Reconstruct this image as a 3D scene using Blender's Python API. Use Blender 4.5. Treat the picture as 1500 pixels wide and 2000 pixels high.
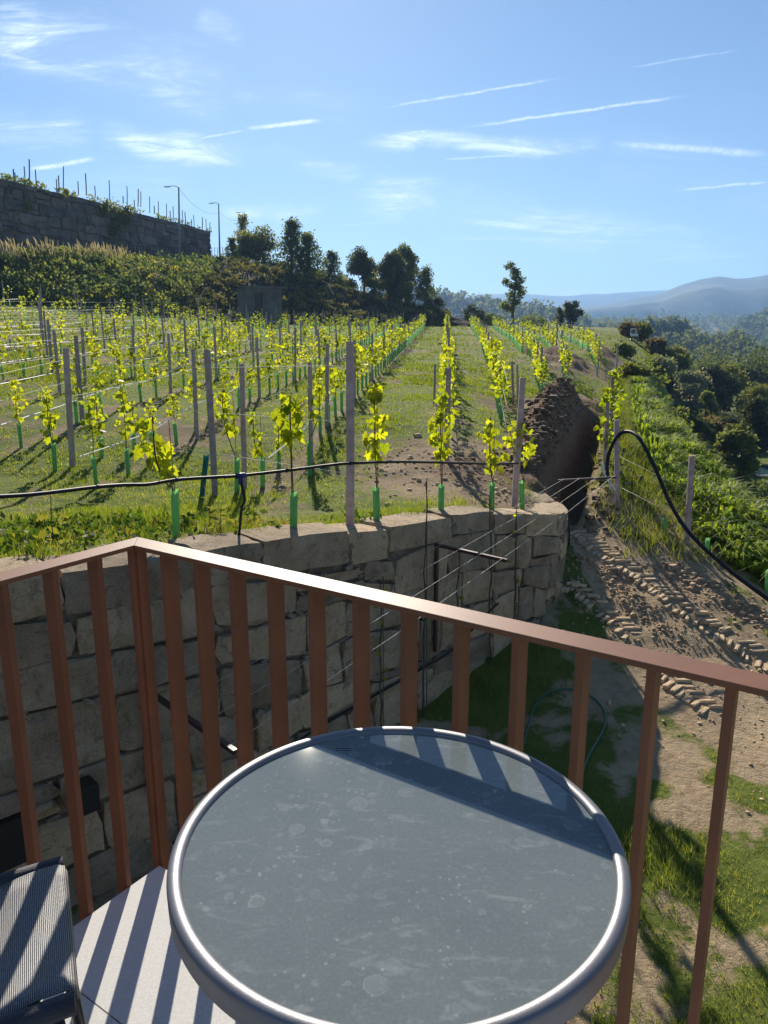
import bpy, bmesh, math, random
import numpy as np
from mathutils import Vector, Matrix

for o in list(bpy.data.objects):
    bpy.data.objects.remove(o)
SC = bpy.context.scene
COL = SC.collection
random.seed(7)
RNG = np.random.default_rng(11)

# ------------------------------------------------------------------ camera
H = 1.42                                   # eye above the balcony floor datum
F = 1440.0
PITCH = math.atan(335.0 / F)
CP, SP = math.cos(PITCH), math.sin(PITCH)
cd = bpy.data.cameras.new('camera')
cam = bpy.data.objects.new('camera', cd)
COL.objects.link(cam)
cam.location = (0, 0, H)
cam.rotation_euler = (math.pi / 2 - PITCH, 0, 0)
cd.sensor_fit = 'VERTICAL'
cd.sensor_height = 36.0
cd.sensor_width = 27.0
cd.lens = 36.0 * F / 2000.0
cd.clip_start = 0.05
cd.clip_end = 20000
SC.camera = cam

# ------------------------------------------------------------------ light
SUN_AZ, SUN_EL = math.radians(-6.5), math.radians(29.2)
SDIR = Vector((math.sin(SUN_AZ) * math.cos(SUN_EL), math.cos(SUN_AZ) * math.cos(SUN_EL), math.sin(SUN_EL)))
ld = bpy.data.lights.new('sun', 'SUN')
ld.energy = 5.0
ld.angle = math.radians(0.53)
ld.color = (1.0, 0.91, 0.77)
sun = bpy.data.objects.new('sun', ld)
COL.objects.link(sun)
sun.rotation_euler = (-SDIR).to_track_quat('-Z', 'Y').to_euler()
SC.view_settings.view_transform = 'Standard'
SC.view_settings.look = 'None'
SC.view_settings.exposure = 0.8
SC.view_settings.gamma = 1.0
SC.view_settings.use_curve_mapping = False
SC.cycles.max_bounces = 6
SC.cycles.diffuse_bounces = 3
SC.cycles.glossy_bounces = 3
SC.cycles.transmission_bounces = 4
SC.cycles.transparent_max_bounces = 8
SC.cycles.volume_bounces = 1
SC.cycles.use_denoising = True
SKY_STRENGTH = 0.054
HAZE_DENSITY = 0.00025


def ray(px, py):
    a, v = (px - 750) / F, (py - 1000) / F
    return np.array([a, CP - v * SP, -(SP + v * CP)])


def at(px, py, D):                         # point at ground distance D along the sight line
    r = ray(px, py)
    return r * (D / r[1]) + np.array([0, 0, H])


def atz(px, py, z):
    r = ray(px, py)
    return r * ((z - H) / r[2]) + np.array([0, 0, H])


# ------------------------------------------------------------------ node helpers
class NT:
    def __init__(s, tree):
        s.t = tree
        tree.nodes.clear()

    def n(s, typ, **kw):
        nd = s.t.nodes.new(typ)
        for k, v in kw.items():
            if k.startswith('i_'):
                nd.inputs[k[2:].replace('_', ' ')].default_value = v
            else:
                setattr(nd, k, v)
        return nd

    def l(s, a, b):
        s.t.links.new(a, b)

    def math(s, op, a, b=None, clamp=False):
        nd = s.t.nodes.new('ShaderNodeMath')
        nd.operation = op
        nd.use_clamp = clamp
        for i, x in enumerate((a, b)):
            if x is None:
                continue
            if isinstance(x, (int, float)):
                nd.inputs[i].default_value = x
            else:
                s.l(x, nd.inputs[i])
        return nd.outputs[0]

    def dot(s, a, v):
        nd = s.t.nodes.new('ShaderNodeVectorMath')
        nd.operation = 'DOT_PRODUCT'
        s.l(a, nd.inputs[0])
        nd.inputs[1].default_value = v
        return nd.outputs['Value']

    def mix(s, fac, a, b, mode='MIX'):
        nd = s.t.nodes.new('ShaderNodeMix')
        nd.data_type = 'RGBA'
        nd.blend_type = mode
        nd.clamp_factor = True
        for i, x in ((0, fac), (6, a), (7, b)):
            if isinstance(x, (int, float)):
                nd.inputs[i].default_value = x
            elif isinstance(x, tuple):
                nd.inputs[i].default_value = (*x[:3], 1)
            else:
                s.l(x, nd.inputs[i])
        return nd.outputs[2]

    def noise(s, vec, scale, detail=4, rough=0.55, dist=0.0):
        nd = s.t.nodes.new('ShaderNodeTexNoise')
        nd.inputs['Scale'].default_value = scale
        nd.inputs['Detail'].default_value = detail
        nd.inputs['Roughness'].default_value = rough
        nd.inputs['Distortion'].default_value = dist
        if vec is not None:
            s.l(vec, nd.inputs['Vector'])
        return nd.outputs[0]

    def ramp(s, fac, stops):
        nd = s.t.nodes.new('ShaderNodeValToRGB')
        el = nd.color_ramp.elements
        while len(el) < len(stops):
            el.new(0.5)
        for e, (p, c) in zip(el, stops):
            e.position = p
            e.color = (*c, 1) if isinstance(c, tuple) else (c, c, c, 1)
        s.l(fac, nd.inputs[0])
        return nd.outputs[0]

    def maprange(s, x, a, b, c=0.0, d=1.0, smooth=True):
        nd = s.t.nodes.new('ShaderNodeMapRange')
        nd.interpolation_type = 'SMOOTHSTEP' if smooth else 'LINEAR'
        s.l(x, nd.inputs[0])
        for i, v in enumerate((a, b, c, d)):
            nd.inputs[i + 1].default_value = v
        return nd.outputs[0]


# ------------------------------------------------------------------ sky: one world, clouds and trails placed by direction
world = bpy.data.worlds.new('World')
SC.world = world
world.use_nodes = True
W = NT(world.node_tree)
sky = W.n('ShaderNodeTexSky')
sky.sky_type = 'NISHITA'
sky.sun_disc = False
sky.sun_elevation = SUN_EL
sky.sun_rotation = SUN_AZ
sky.altitude = 300
sky.air_density = 1.0
sky.dust_density = 0.18
sky.ozone_density = 2.0
tc = W.n('ShaderNodeTexCoord')
dirv = tc.outputs['Generated']
sx = W.n('ShaderNodeSeparateXYZ')
W.l(dirv, sx.inputs[0])
zc = W.math('MAXIMUM', sx.outputs[2], 0.03)
plane = W.n('ShaderNodeCombineXYZ')
yc = W.math('MAXIMUM', sx.outputs[1], 0.05)
W.l(W.math('DIVIDE', sx.outputs[0], yc), plane.inputs[0])
W.l(W.math('DIVIDE', sx.outputs[2], yc), plane.inputs[1])
wob = W.noise(dirv, 38.0, 3, 0.6)
wob = W.math('MULTIPLY', W.math('SUBTRACT', wob, 0.5), 1.0)
wob2 = W.noise(dirv, 9.0, 4, 0.6)
wob2 = W.math('SUBTRACT', wob2, 0.5)


def seg(p0, p1, w, soft, wobble, wnode):
    A = Vector(ray(*p0)).normalized()
    B = Vector(ray(*p1)).normalized()
    M = (A + B).normalized()
    n = A.cross(B).normalized()
    t = n.cross(M).normalized()
    half = (B - A).length / 2
    d = W.math('ADD', W.dot(dirv, n), W.math('MULTIPLY', wnode, wobble))
    d = W.math('ABSOLUTE', d)
    a = W.maprange(d, w * (1 - soft), w, 1.0, 0.0)
    b = W.maprange(W.math('ABSOLUTE', W.dot(dirv, t)), half * 0.55, half * 1.06, 1.0, 0.0)
    c = W.maprange(W.dot(dirv, M), 0.0, 0.2, 0.0, 1.0)
    return W.math('MULTIPLY', W.math('MULTIPLY', a, b), c)


cover = None
px2 = 1.1 / F
brk = W.maprange(W.noise(dirv, 85.0, 5, 0.7), 0.30, 0.62, 0.35, 1.0)
for p0, p1, w, k in (
        ((750, 210), (1095, 153), 2.6, .55), ((905, 250), (1345, 186), 3.2, .62), ((1225, 132), (1450, 96), 1.8, .3),
        ((478, 252), (632, 234), 4.6, .9), ((375, 274), (480, 254), 2.4, .5), ((50, 333), (190, 309), 5.0, .9),
        ((765, 264), (850, 254), 3.6, .6), ((860, 312), (1030, 302), 2.2, .5), ((1320, 372), (1510, 354), 3.0, .6),
        ((1190, 280), (1510, 302), 7.5, .55), ((1250, 507), (1480, 499), 2.6, .3), ((655, 442), (800, 430), 2.0, .22),
        ((815, 468), (1260, 462), 4.0, .22)):
    m = seg(p0, p1, w * px2, 1.0, 0.0042, wob)
    m = W.math('MULTIPLY', W.math('MULTIPLY', m, brk), k * 1.15)
    cover = m if cover is None else W.math('MAXIMUM', cover, m)
# wisps: soft lobes broken up by streaky noise
mp = W.n('ShaderNodeMapping')
mp.inputs['Rotation'].default_value = (0, 0, math.radians(13))
mp.inputs['Scale'].default_value = (2.2, 11.0, 1)
W.l(plane.outputs[0], mp.inputs[0])
st = W.noise(mp.outputs[0], 1.6, 8, 0.62, 0.9)
st = W.maprange(st, 0.42, 0.66)
mp2 = W.n('ShaderNodeMapping')
mp2.inputs['Rotation'].default_value = (0, 0, math.radians(19))
mp2.inputs['Scale'].default_value = (9.0, 60.0, 1)
W.l(plane.outputs[0], mp2.inputs[0])
fine = W.noise(mp2.outputs[0], 1.3, 6, 0.68, 1.4)
st = W.math('MULTIPLY', st, W.maprange(fine, 0.33, 0.66, 0.12, 1.0))
lobes = None
for p0, p1, w, k in (
        ((-60, 60), (470, 170), 60, .85), ((-80, 240), (190, 275), 42, .75), ((180, 262), (520, 300), 30, .85),
        ((420, 175), (720, 215), 30, .35), ((560, 318), (720, 348), 24, .55), ((700, 270), (1180, 290), 20, .85),
        ((680, 385), (1290, 475), 46, .95), ((1000, 430), (1420, 500), 36, .7), ((720, 350), (870, 372), 16, .5),
        ((400, 425), (640, 425), 16, .6), ((-100, 420), (400, 350), 90, .15), ((1150, 330), (1600, 350), 60, .2),
        ((380, 30), (480, 80), 26, .25), ((440, 290), (600, 315), 18, .5)):
    m = W.math('MULTIPLY', seg(p0, p1, w * px2, 1.0, 0.05, wob2), k)
    lobes = m if lobes is None else W.math('MAXIMUM', lobes, m)
wisp = W.math('MULTIPLY', lobes, W.math('ADD', W.math('MULTIPLY', st, 1.5), 0.10))
cover = W.math('MAXIMUM', cover, W.math('MULTIPLY', wisp, 0.95), True)
skyc = W.n('ShaderNodeVectorMath', operation='SCALE')
W.l(sky.outputs[0], skyc.inputs[0])
skyc.inputs['Scale'].default_value = SKY_STRENGTH
skyt = W.n('ShaderNodeVectorMath', operation='MULTIPLY')
W.l(skyc.outputs[0], skyt.inputs[0])
skyt.inputs[1].default_value = (0.80, 0.93, 1.06)
col = W.mix(cover, skyt.outputs[0], (0.62, 0.70, 0.76))
bg = W.n('ShaderNodeBackground')
bg.inputs['Strength'].default_value = 1.0
W.l(col, bg.inputs['Color'])
wo = W.n('ShaderNodeOutputWorld')
W.l(bg.outputs[0], wo.inputs['Surface'])

# ------------------------------------------------------------------ numpy noise
_T = np.random.default_rng(3).random((256, 256))


def vnoise(x, y):
    x = np.asarray(x, float); y = np.asarray(y, float)
    xi = np.floor(x).astype(int); yi = np.floor(y).astype(int)
    fx = x - xi; fy = y - yi
    fx = fx * fx * (3 - 2 * fx); fy = fy * fy * (3 - 2 * fy)
    a = _T[xi & 255, yi & 255]; b = _T[(xi + 1) & 255, yi & 255]
    c = _T[xi & 255, (yi + 1) & 255]; d = _T[(xi + 1) & 255, (yi + 1) & 255]
    return (a * (1 - fx) + b * fx) * (1 - fy) + (c * (1 - fx) + d * fx) * fy - 0.5


def fbm(x, y, o=4):
    s = 0; a = 1.0
    for i in range(o):
        s = s + a * vnoise(x * 2 ** i + 17.3 * i, y * 2 ** i + 5.1 * i)
        a *= 0.5
    return s


def sstep(a, b, x):
    t = np.clip((x - a) / (b - a), 0, 1)
    return t * t * (3 - 2 * t)


# ------------------------------------------------------------------ object helpers
def link(name, me, parent=None, mat=None):
    o = bpy.data.objects.new(name, me)
    COL.objects.link(o)
    if parent is not None:
        o.parent = parent
    if mat is not None and me is not None and not me.materials:
        me.materials.append(mat)
    return o


def tag(o, label=None, cat=None, group=None, kind=None):
    if label: o['label'] = label
    if cat: o['category'] = cat
    if group: o['group'] = group
    if kind: o['kind'] = kind
    return o


def thing(name, label, cat, loc=(0, 0, 0), rz=0.0, group=None):
    o = bpy.data.objects.new(name, None)
    o.empty_display_size = 0.1
    COL.objects.link(o)
    o.location = loc
    o.rotation_euler = (0, 0, rz)
    return tag(o, label, cat, group)


def mesh_np(name, V, quads=None, tris=None, col=None, smooth=False, mat=None):
    me = bpy.data.meshes.new(name)
    V = np.ascontiguousarray(V, np.float32)
    me.vertices.add(len(V))
    me.vertices.foreach_set('co', V.ravel())
    idx = []; tot = []
    if quads is not None and len(quads):
        idx.append(np.asarray(quads, np.int32).ravel()); tot.append(np.full(len(quads), 4, np.int32))
    if tris is not None and len(tris):
        idx.append(np.asarray(tris, np.int32).ravel()); tot.append(np.full(len(tris), 3, np.int32))
    idx = np.concatenate(idx); tot = np.concatenate(tot)
    st = np.concatenate([[0], np.cumsum(tot)[:-1]]).astype(np.int32)
    me.loops.add(len(idx))
    me.loops.foreach_set('vertex_index', idx)
    me.polygons.add(len(tot))
    me.polygons.foreach_set('loop_start', st)
    if smooth:
        me.polygons.foreach_set('use_smooth', np.ones(len(tot), bool))
    me.update(calc_edges=True)
    if col is not None:
        c = np.ones((len(V), 4), np.float32)
        c[:, :3] = col
        ca = me.color_attributes.new('Col', 'FLOAT_COLOR', 'POINT')
        ca.data.foreach_set('color', c.ravel())
    if mat is not None:
        me.materials.append(mat)
    return me


class MB:
    """collects shapes into one mesh"""
    def __init__(s):
        s.v = []; s.f = []

    def add(s, V, Fc):
        b = len(s.v)
        s.v.extend([tuple(map(float, p)) for p in V])
        s.f.extend([tuple(i + b for i in f) for f in Fc])

    def box(s, c, size, M=None):
        c = Vector(c)
        V = []
        for z in (-.5, .5):
            for x, y in ((-.5, -.5), (.5, -.5), (.5, .5), (-.5, .5)):
                p = Vector((x * size[0], y * size[1], z * size[2]))
                if M is not None: p = M @ p
                V.append(c + p)
        s.add(V, [(3, 2, 1, 0), (4, 5, 6, 7), (0, 1, 5, 4), (1, 2, 6, 5), (2, 3, 7, 6), (3, 0, 4, 7)])

    def bar(s, a, b, w, h, up=(0, 0, 1)):
        a, b = Vector(a), Vector(b)
        d = (b - a).normalized(); u = Vector(up)
        r = d.cross(u).normalized(); u = r.cross(d).normalized()
        V = []
        for p in (a, b):
            for x, y in ((-.5, -.5), (.5, -.5), (.5, .5), (-.5, .5)):
                V.append(p + r * (x * w) + u * (y * h))
        s.add(V, [(3, 2, 1, 0), (4, 5, 6, 7), (0, 1, 5, 4), (1, 2, 6, 5), (2, 3, 7, 6), (3, 0, 4, 7)])

    def tube(s, pts, r, n=6, cap=True):
        pts = [Vector(p) for p in pts]
        m = len(pts)
        rr = [r] * m if isinstance(r, (int, float)) else list(r)
        V = []; fr = None
        for i, p in enumerate(pts):
            d = (pts[min(i + 1, m - 1)] - pts[max(i - 1, 0)]).normalized()
            if fr is None:
                u = Vector((0, 0, 1)) if abs(d.z) < .9 else Vector((1, 0, 0))
                fr = d.cross(u).normalized()
            fr = (fr - d * fr.dot(d)).normalized()
            b = d.cross(fr)
            for k in range(n):
                t = 2 * math.pi * k / n
                V.append(p + (fr * math.cos(t) + b * math.sin(t)) * rr[i])
        Fc = []
        for i in range(m - 1):
            for k in range(n):
                Fc.append((i * n + k, i * n + (k + 1) % n, (i + 1) * n + (k + 1) % n, (i + 1) * n + k))
        if cap:
            Fc.append(tuple(range(n - 1, -1, -1)))
            Fc.append(tuple(range((m - 1) * n, m * n)))
        s.add(V, Fc)

    def lathe(s, prof, n=24, c=(0, 0, 0), close=False):
        V = []; m = len(prof)
        for r, z in prof:
            for k in range(n):
                t = 2 * math.pi * k / n
                V.append((c[0] + r * math.cos(t), c[1] + r * math.sin(t), c[2] + z))
        Fc = []
        for i in range(m if close else m - 1):
            j = (i + 1) % m
            for k in range(n):
                Fc.append((i * n + k, i * n + (k + 1) % n, j * n + (k + 1) % n, j * n + k))
        s.add(V, Fc)

    def mesh(s, name, mat=None, smooth=False):
        me = bpy.data.meshes.new(name)
        me.from_pydata(s.v, [], s.f)
        if smooth:
            me.polygons.foreach_set('use_smooth', [True] * len(me.polygons))
        me.update()
        if mat: me.materials.append(mat)
        return me

    def build(s, name, mat, parent=None, smooth=False):
        return link(name, s.mesh(name, mat, smooth), parent)


def bevel(o, w, seg=2):
    m = o.modifiers.new('bevel', 'BEVEL'); m.width = w; m.segments = seg; m.limit_method = 'ANGLE'
    return o


def spline(pts, n=8):
    pts = [Vector(p) for p in pts]
    P = [pts[0] * 2 - pts[1]] + pts + [pts[-1] * 2 - pts[-2]]
    out = []
    for i in range(1, len(P) - 2):
        for k in range(n):
            t = k / n
            a, b, c, d = P[i - 1], P[i], P[i + 1], P[i + 2]
            out.append(0.5 * ((2 * b) + (c - a) * t + (2 * a - 5 * b + 4 * c - d) * t * t + (3 * b - a - 3 * c + d) * t ** 3))
    out.append(pts[-1])
    return out


# ------------------------------------------------------------------ materials
def mat_new(name):
    m = bpy.data.materials.new(name)
    m.use_nodes = True
    N = NT(m.node_tree)
    out = N.n('ShaderNodeOutputMaterial')
    b = N.n('ShaderNodeBsdfPrincipled')
    N.l(b.outputs[0], out.inputs[0])
    return m, N, b, out


def mat_simple(name, c, rough=0.6, metal=0.0, var=0.12, scale=20, bump=0.0, bscale=60, spec=None, objvar=0.0):
    m, N, b, out = mat_new(name)
    tc = N.n('ShaderNodeTexCoord')
    nz = N.noise(tc.outputs['Object'], scale, 5)
    lo = tuple(x * (1 - var) for x in c); hi = tuple(min(1, x * (1 + var)) for x in c)
    cc = N.ramp(nz, [(0.3, lo), (0.7, hi)])
    if objvar:
        oi = N.n('ShaderNodeObjectInfo')
        k = N.maprange(oi.outputs['Random'], 0, 1, 1 - objvar, 1 + objvar, False)
        cb = N.n('ShaderNodeCombineColor')
        for i in range(3): N.l(k, cb.inputs[i])
        cc = N.mix(1.0, cc, cb.outputs[0], 'MULTIPLY')
    N.l(cc, b.inputs['Base Color'])
    b.inputs['Roughness'].default_value = rough
    b.inputs['Metallic'].default_value = metal
    if spec is not None: b.inputs['Specular IOR Level'].default_value = spec
    if bump:
        bp = N.n('ShaderNodeBump', i_Strength=bump, i_Distance=0.02)
        N.l(N.noise(tc.outputs['Object'], bscale, 5), bp.inputs['Height'])
        N.l(bp.outputs[0], b.inputs['Normal'])
    return m


def mat_leaf(name, c1, c2, trans=0.5, rough=0.5, scale=3.0, attr=False, tcol=(1.7, 1.6, 0.9), fine=0.0):
    """leaf: reflects and lets light through; the tone varies from plant to plant and clump to clump"""
    m, N, b, out = mat_new(name)
    tc = N.n('ShaderNodeTexCoord')
    oi = N.n('ShaderNodeObjectInfo')
    nz = N.noise(tc.outputs['Object'], scale, 3)
    v = N.math('ADD', N.math('MULTIPLY', nz, 0.9), N.math('MULTIPLY', oi.outputs['Random'], 0.35))
    cc = N.ramp(v, [(0.35, c1), (0.85, c2)])
    if attr:
        at_ = N.n('ShaderNodeVertexColor'); at_.layer_name = 'Col'
        cc = N.mix(1.0, cc, at_.outputs[0], 'MULTIPLY')
    N.l(cc, b.inputs['Base Color'])
    b.inputs['Roughness'].default_value = rough
    b.inputs['Specular IOR Level'].default_value = 0.3
    tr = N.n('ShaderNodeBsdfTranslucent')
    if tcol:
        tcn = N.mix(1.0, cc, tcol, 'MULTIPLY')
        N.l(tcn, tr.inputs[0])
    else:
        N.l(cc, tr.inputs[0])
    mx = N.n('ShaderNodeMixShader', i_Fac=trans)
    N.l(b.outputs[0], mx.inputs[1]); N.l(tr.outputs[0], mx.inputs[2])
    N.l(mx.outputs[0], out.inputs[0])
    return m


M = {}
M['granite'] = None
def mat_granite(name, dark, light, tint, speck=150.0, big=2.6):
    m, N, b, out = mat_new(name)
    tc = N.n('ShaderNodeTexCoord'); oi = N.n('ShaderNodeObjectInfo')
    geo = N.n('ShaderNodeNewGeometry')
    P = geo.outputs['Position']
    a = N.noise(P, big, 6, 0.6)
    base = N.ramp(a, [(0.28, dark), (0.5, tuple((x + y) / 2 for x, y in zip(dark, light))), (0.72, light)])
    base = N.mix(N.maprange(oi.outputs['Random'], 0.1, 1.0, 0.0, 0.55), base, tint)
    st = N.maprange(N.noise(P, big * 3.2, 6, 0.75, 0.8), 0.50, 0.66)
    base = N.mix(N.math('MULTIPLY', st, 0.55), base, tuple(x * 0.45 for x in dark))
    sp = N.maprange(N.noise(P, speck, 2, 0.5), 0.3, 0.7, 0.55, 1.45, False)
    cb = N.n('ShaderNodeCombineColor')
    for i in range(3): N.l(sp, cb.inputs[i])
    base = N.mix(1.0, base, cb.outputs[0], 'MULTIPLY')
    li = N.math('MULTIPLY', N.maprange(N.noise(P, big * 5.5, 5, 0.7, 0.3), 0.60, 0.68), N.maprange(a, .4, .6))
    base = N.mix(N.math('MULTIPLY', li, 0.5), base, (0.52, 0.47, 0.36))
    k = N.maprange(oi.outputs['Random'], 0, 1, 0.68, 1.22, False)
    cb2 = N.n('ShaderNodeCombineColor')
    for i in range(3): N.l(k, cb2.inputs[i])
    base = N.mix(1.0, base, cb2.outputs[0], 'MULTIPLY')
    N.l(base, b.inputs['Base Color'])
    b.inputs['Roughness'].default_value = 0.9
    b.inputs['Specular IOR Level'].default_value = 0.25
    bp = N.n('ShaderNodeBump', i_Strength=1.0, i_Distance=0.04)
    N.l(N.noise(P, big * 8, 8, 0.75), bp.inputs['Height'])
    N.l(bp.outputs[0], b.inputs['Normal'])
    return m

M['granite'] = mat_granite('granite_stone', (0.26, 0.19, 0.122), (0.56, 0.45, 0.315), (0.50, 0.36, 0.215))
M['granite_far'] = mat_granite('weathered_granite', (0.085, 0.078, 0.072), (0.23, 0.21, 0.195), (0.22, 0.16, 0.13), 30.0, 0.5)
M['mortar'] = mat_simple('earth_mortar', (0.17, 0.135, 0.095), 0.95, var=0.5, scale=9, bump=0.8, bscale=30)
M['chink'] = mat_simple('chinking_granite', (0.20, 0.165, 0.12), 0.95, var=0.4, scale=8, bump=.5)
M['rail'] = mat_simple('brown_paint', (0.205, 0.086, 0.043), 0.5, var=0.14, scale=7, bump=0.06, bscale=300, spec=0.26)
M['steel'] = mat_simple('dark_rusty_steel', (0.055, 0.024, 0.020), 0.45, var=0.3, scale=14, bump=0.1)
M['rimm'] = mat_simple('grey_powder_coat', (0.20, 0.20, 0.215), 0.42, metal=0.5, var=0.05, bump=0.04, bscale=400)
M['tile'] = mat_simple('pale_stone_tile', (0.52, 0.515, 0.50), 0.75, var=0.10, scale=160, bump=0.06, bscale=220)
M['grout'] = mat_simple('grout', (0.22, 0.21, 0.20), 0.9)
M['matt'] = mat_simple('dull_dark_metal', (0.03, 0.03, 0.03), 1.0, spec=0.0)
M['black'] = mat_simple('black_pipe', (0.014, 0.015, 0.018), 0.55, var=0.2, spec=0.22)
M['bluep'] = mat_simple('blue_fitting', (0.006, 0.012, 0.11), 0.4)
M['white'] = mat_simple('white_plastic', (0.78, 0.77, 0.73), 0.45, var=0.05)
M['oldconcrete'] = mat_simple('weathered_concrete', (0.12, 0.115, 0.11), 0.95, var=0.35, scale=.9, bump=0.3, bscale=10)
M['wire'] = mat_simple('galvanised_wire', (0.42, 0.42, 0.40), 0.5, metal=0.2, var=0.1)
M['post'] = mat_simple('granite_post', (0.40, 0.30, 0.285), 0.9, var=0.25, scale=11, bump=0.35, bscale=70, objvar=0.15)
M['wood'] = mat_simple('bare_wood', (0.11, 0.078, 0.055), 0.85, var=0.35, scale=12, bump=0.3, objvar=0.2)
M['bark'] = mat_simple('bark', (0.085, 0.060, 0.043), 0.9, var=0.4, scale=10, bump=0.5, bscale=25)
M['boxm'] = mat_simple('black_lamp_metal', (0.02, 0.018, 0.017), 0.4, var=0.1)
M['concrete'] = mat_simple('grey_concrete', (0.34, 0.32, 0.29), 0.9, var=0.25, scale=1.4, bump=0.3, bscale=10)
M['asphalt'] = mat_simple('pale_asphalt', (0.16, 0.155, 0.15), 0.9, var=0.2, scale=2)
M['lampm'] = mat_simple('galvanised_pole', (0.26, 0.27, 0.28), 0.5, metal=0.3)
M['hose'] = mat_simple('green_hose', (0.012, 0.10, 0.055), 0.4)
M['water'] = mat_simple('pool_water', (0.05, 0.10, 0.12), 0.06, var=0.1, bump=0.03, bscale=3)
M['tube'] = mat_leaf('green_tube_plastic', (0.30, 0.56, 0.30), (0.40, 0.66, 0.38), 0.72, 0.35, 2.0, tcol=(1.35, 1.2, 1.1))
M['tubeb'] = mat_leaf('blue_green_tube_plastic', (0.03, 0.24, 0.21), (0.05, 0.30, 0.27), 0.55, 0.35, 2.0, tcol=(1, 1, 1))
M['vleaf'] = mat_leaf('vine_leaf', (0.085, 0.145, 0.012), (0.33, 0.36, 0.024), 0.66, 0.5, 6.0, tcol=(2.1, 1.9, 0.55))
M['grass'] = mat_leaf('grass_blade', (0.075, 0.110, 0.017), (0.145, 0.175, 0.030), 0.52, 0.65, 0.6, attr=True, tcol=(1.7, 1.65, 0.65))
M['bankleaf'] = mat_leaf('lily_leaf', (0.075, 0.150, 0.010), (0.20, 0.28, 0.020), 0.62, 0.6, 0.7, attr=True, tcol=(1.6, 1.5, 0.5))
M['pine'] = mat_leaf('pine_foliage', (0.050, 0.080, 0.026), (0.13, 0.16, 0.050), 0.55, 0.6, 0.5)
M['darkleaf'] = mat_leaf('dark_foliage', (0.028, 0.044, 0.020), (0.080, 0.098, 0.040), 0.45, 0.6, 0.5)
M['midleaf'] = mat_leaf('mid_foliage', (0.095, 0.115, 0.028), (0.19, 0.20, 0.055), 0.55, 0.6, 0.5)
M['yelleaf'] = mat_leaf('yellow_green_foliage', (0.08, 0.10, 0.02), (0.17, 0.19, 0.04), 0.5, 0.6, 0.6)
M['olive'] = mat_leaf('olive_foliage', (0.11, 0.125, 0.080), (0.21, 0.23, 0.155), 0.45, 0.55, 0.6)
M['brownleaf'] = mat_leaf('brown_scrub', (0.11, 0.085, 0.038), (0.22, 0.175, 0.080), 0.45, 0.7, 0.6)
M['scrub'] = mat_leaf('bank_scrub', (0.080, 0.112, 0.034), (0.19, 0.205, 0.080), 0.5, 0.7, 0.25, attr=True, tcol=(1.4, 1.45, .8))
M['farleaf'] = mat_leaf('distant_foliage', (0.050, 0.072, 0.028), (0.13, 0.15, 0.055), 0.5, 0.7, 0.02)

# ------------------------------------------------------------------ the ground as a height function (heights relative to the eye)
WALL = np.array([(v.x, v.y) for v in spline([(-8.6, 0.0, 0), (-6.0, 2.6, 0), (-2.97, 5.5, 0), (-.82, 7.62, 0), (.7, 9.35, 0), (2.0, 10.75, 0),
                                             (2.72, 11.55, 0), (3.12, 12.3, 0), (3.18, 13.1, 0), (2.9, 13.9, 0)], 8)])
EDGE = np.vstack([WALL[:-8], [(3.3, 14.2), (4.0, 16.0), (5.1, 20), (7.4, 27), (11, 36), (17, 52), (30, 88), (38, 110), (60, 200)]])
TRENCH = np.array([(3.5, 14.3), (4.1, 16.0), (4.74, 17.9), (6.2, 22.4), (7.3, 26.0), (8.2, 28.4)])
_cs = np.array([(9.6, 0), (9.0, 3), (7.8, 8), (6.7, 11), (5.75, 12.8), (5.5, 14.6), (6.4, 18), (8.0, 24), (9.9, 30), (13.2, 40), (16.8, 50), (24.5, 70), (36, 105), (44, 150), (60, 250)])


def pdist(P, x, y):
    """distance to a polyline, side (+ left of travel), arc position"""
    best = np.full(np.shape(x), 1e9); side = np.zeros(np.shape(x)); arc = np.zeros(np.shape(x)); L = 0
    for (ax, ay), (bx, by) in zip(P[:-1], P[1:]):
        dx, dy = bx - ax, by - ay
        l = math.hypot(dx, dy)
        t = np.clip(((x - ax) * dx + (y - ay) * dy) / l ** 2, 0, 1)
        d = np.hypot(x - ax - t * dx, y - ay - t * dy)
        s = np.sign(dx * (y - ay) - dy * (x - ax))
        m = d < best
        best = np.where(m, d, best); side = np.where(m, s, side); arc = np.where(m, L + t * l, arc)
        L += l
    return best, side, arc


_wl = np.hypot(*np.diff(WALL[:-8], axis=0).T).sum()


def lat(x, y):
    return .9966 * x - .0819 * y


def z_upper(x, y):
    u = lat(x, y)
    b = np.interp(y, [0, 3, 6, 8, 9.5, 10.7, 13, 15, 18, 32, 43, 60, 80, 100, 140], [-1.75, -1.8, -1.92, -2.15, -2.33, -2.46, -2.5, -2.33, -2.02, -1.45, -.95, -.2, .75, 1.7, 3.2])
    k = np.interp(y, [0, 13, 19, 35, 60, 100], [.34, .36, .24, .17, .05, .03])
    up = np.maximum(u, 0)
    return b + np.where(u < 0, .0023 * u * u, 0) - k * (np.sqrt(up * up + .4) - .632)


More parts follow.
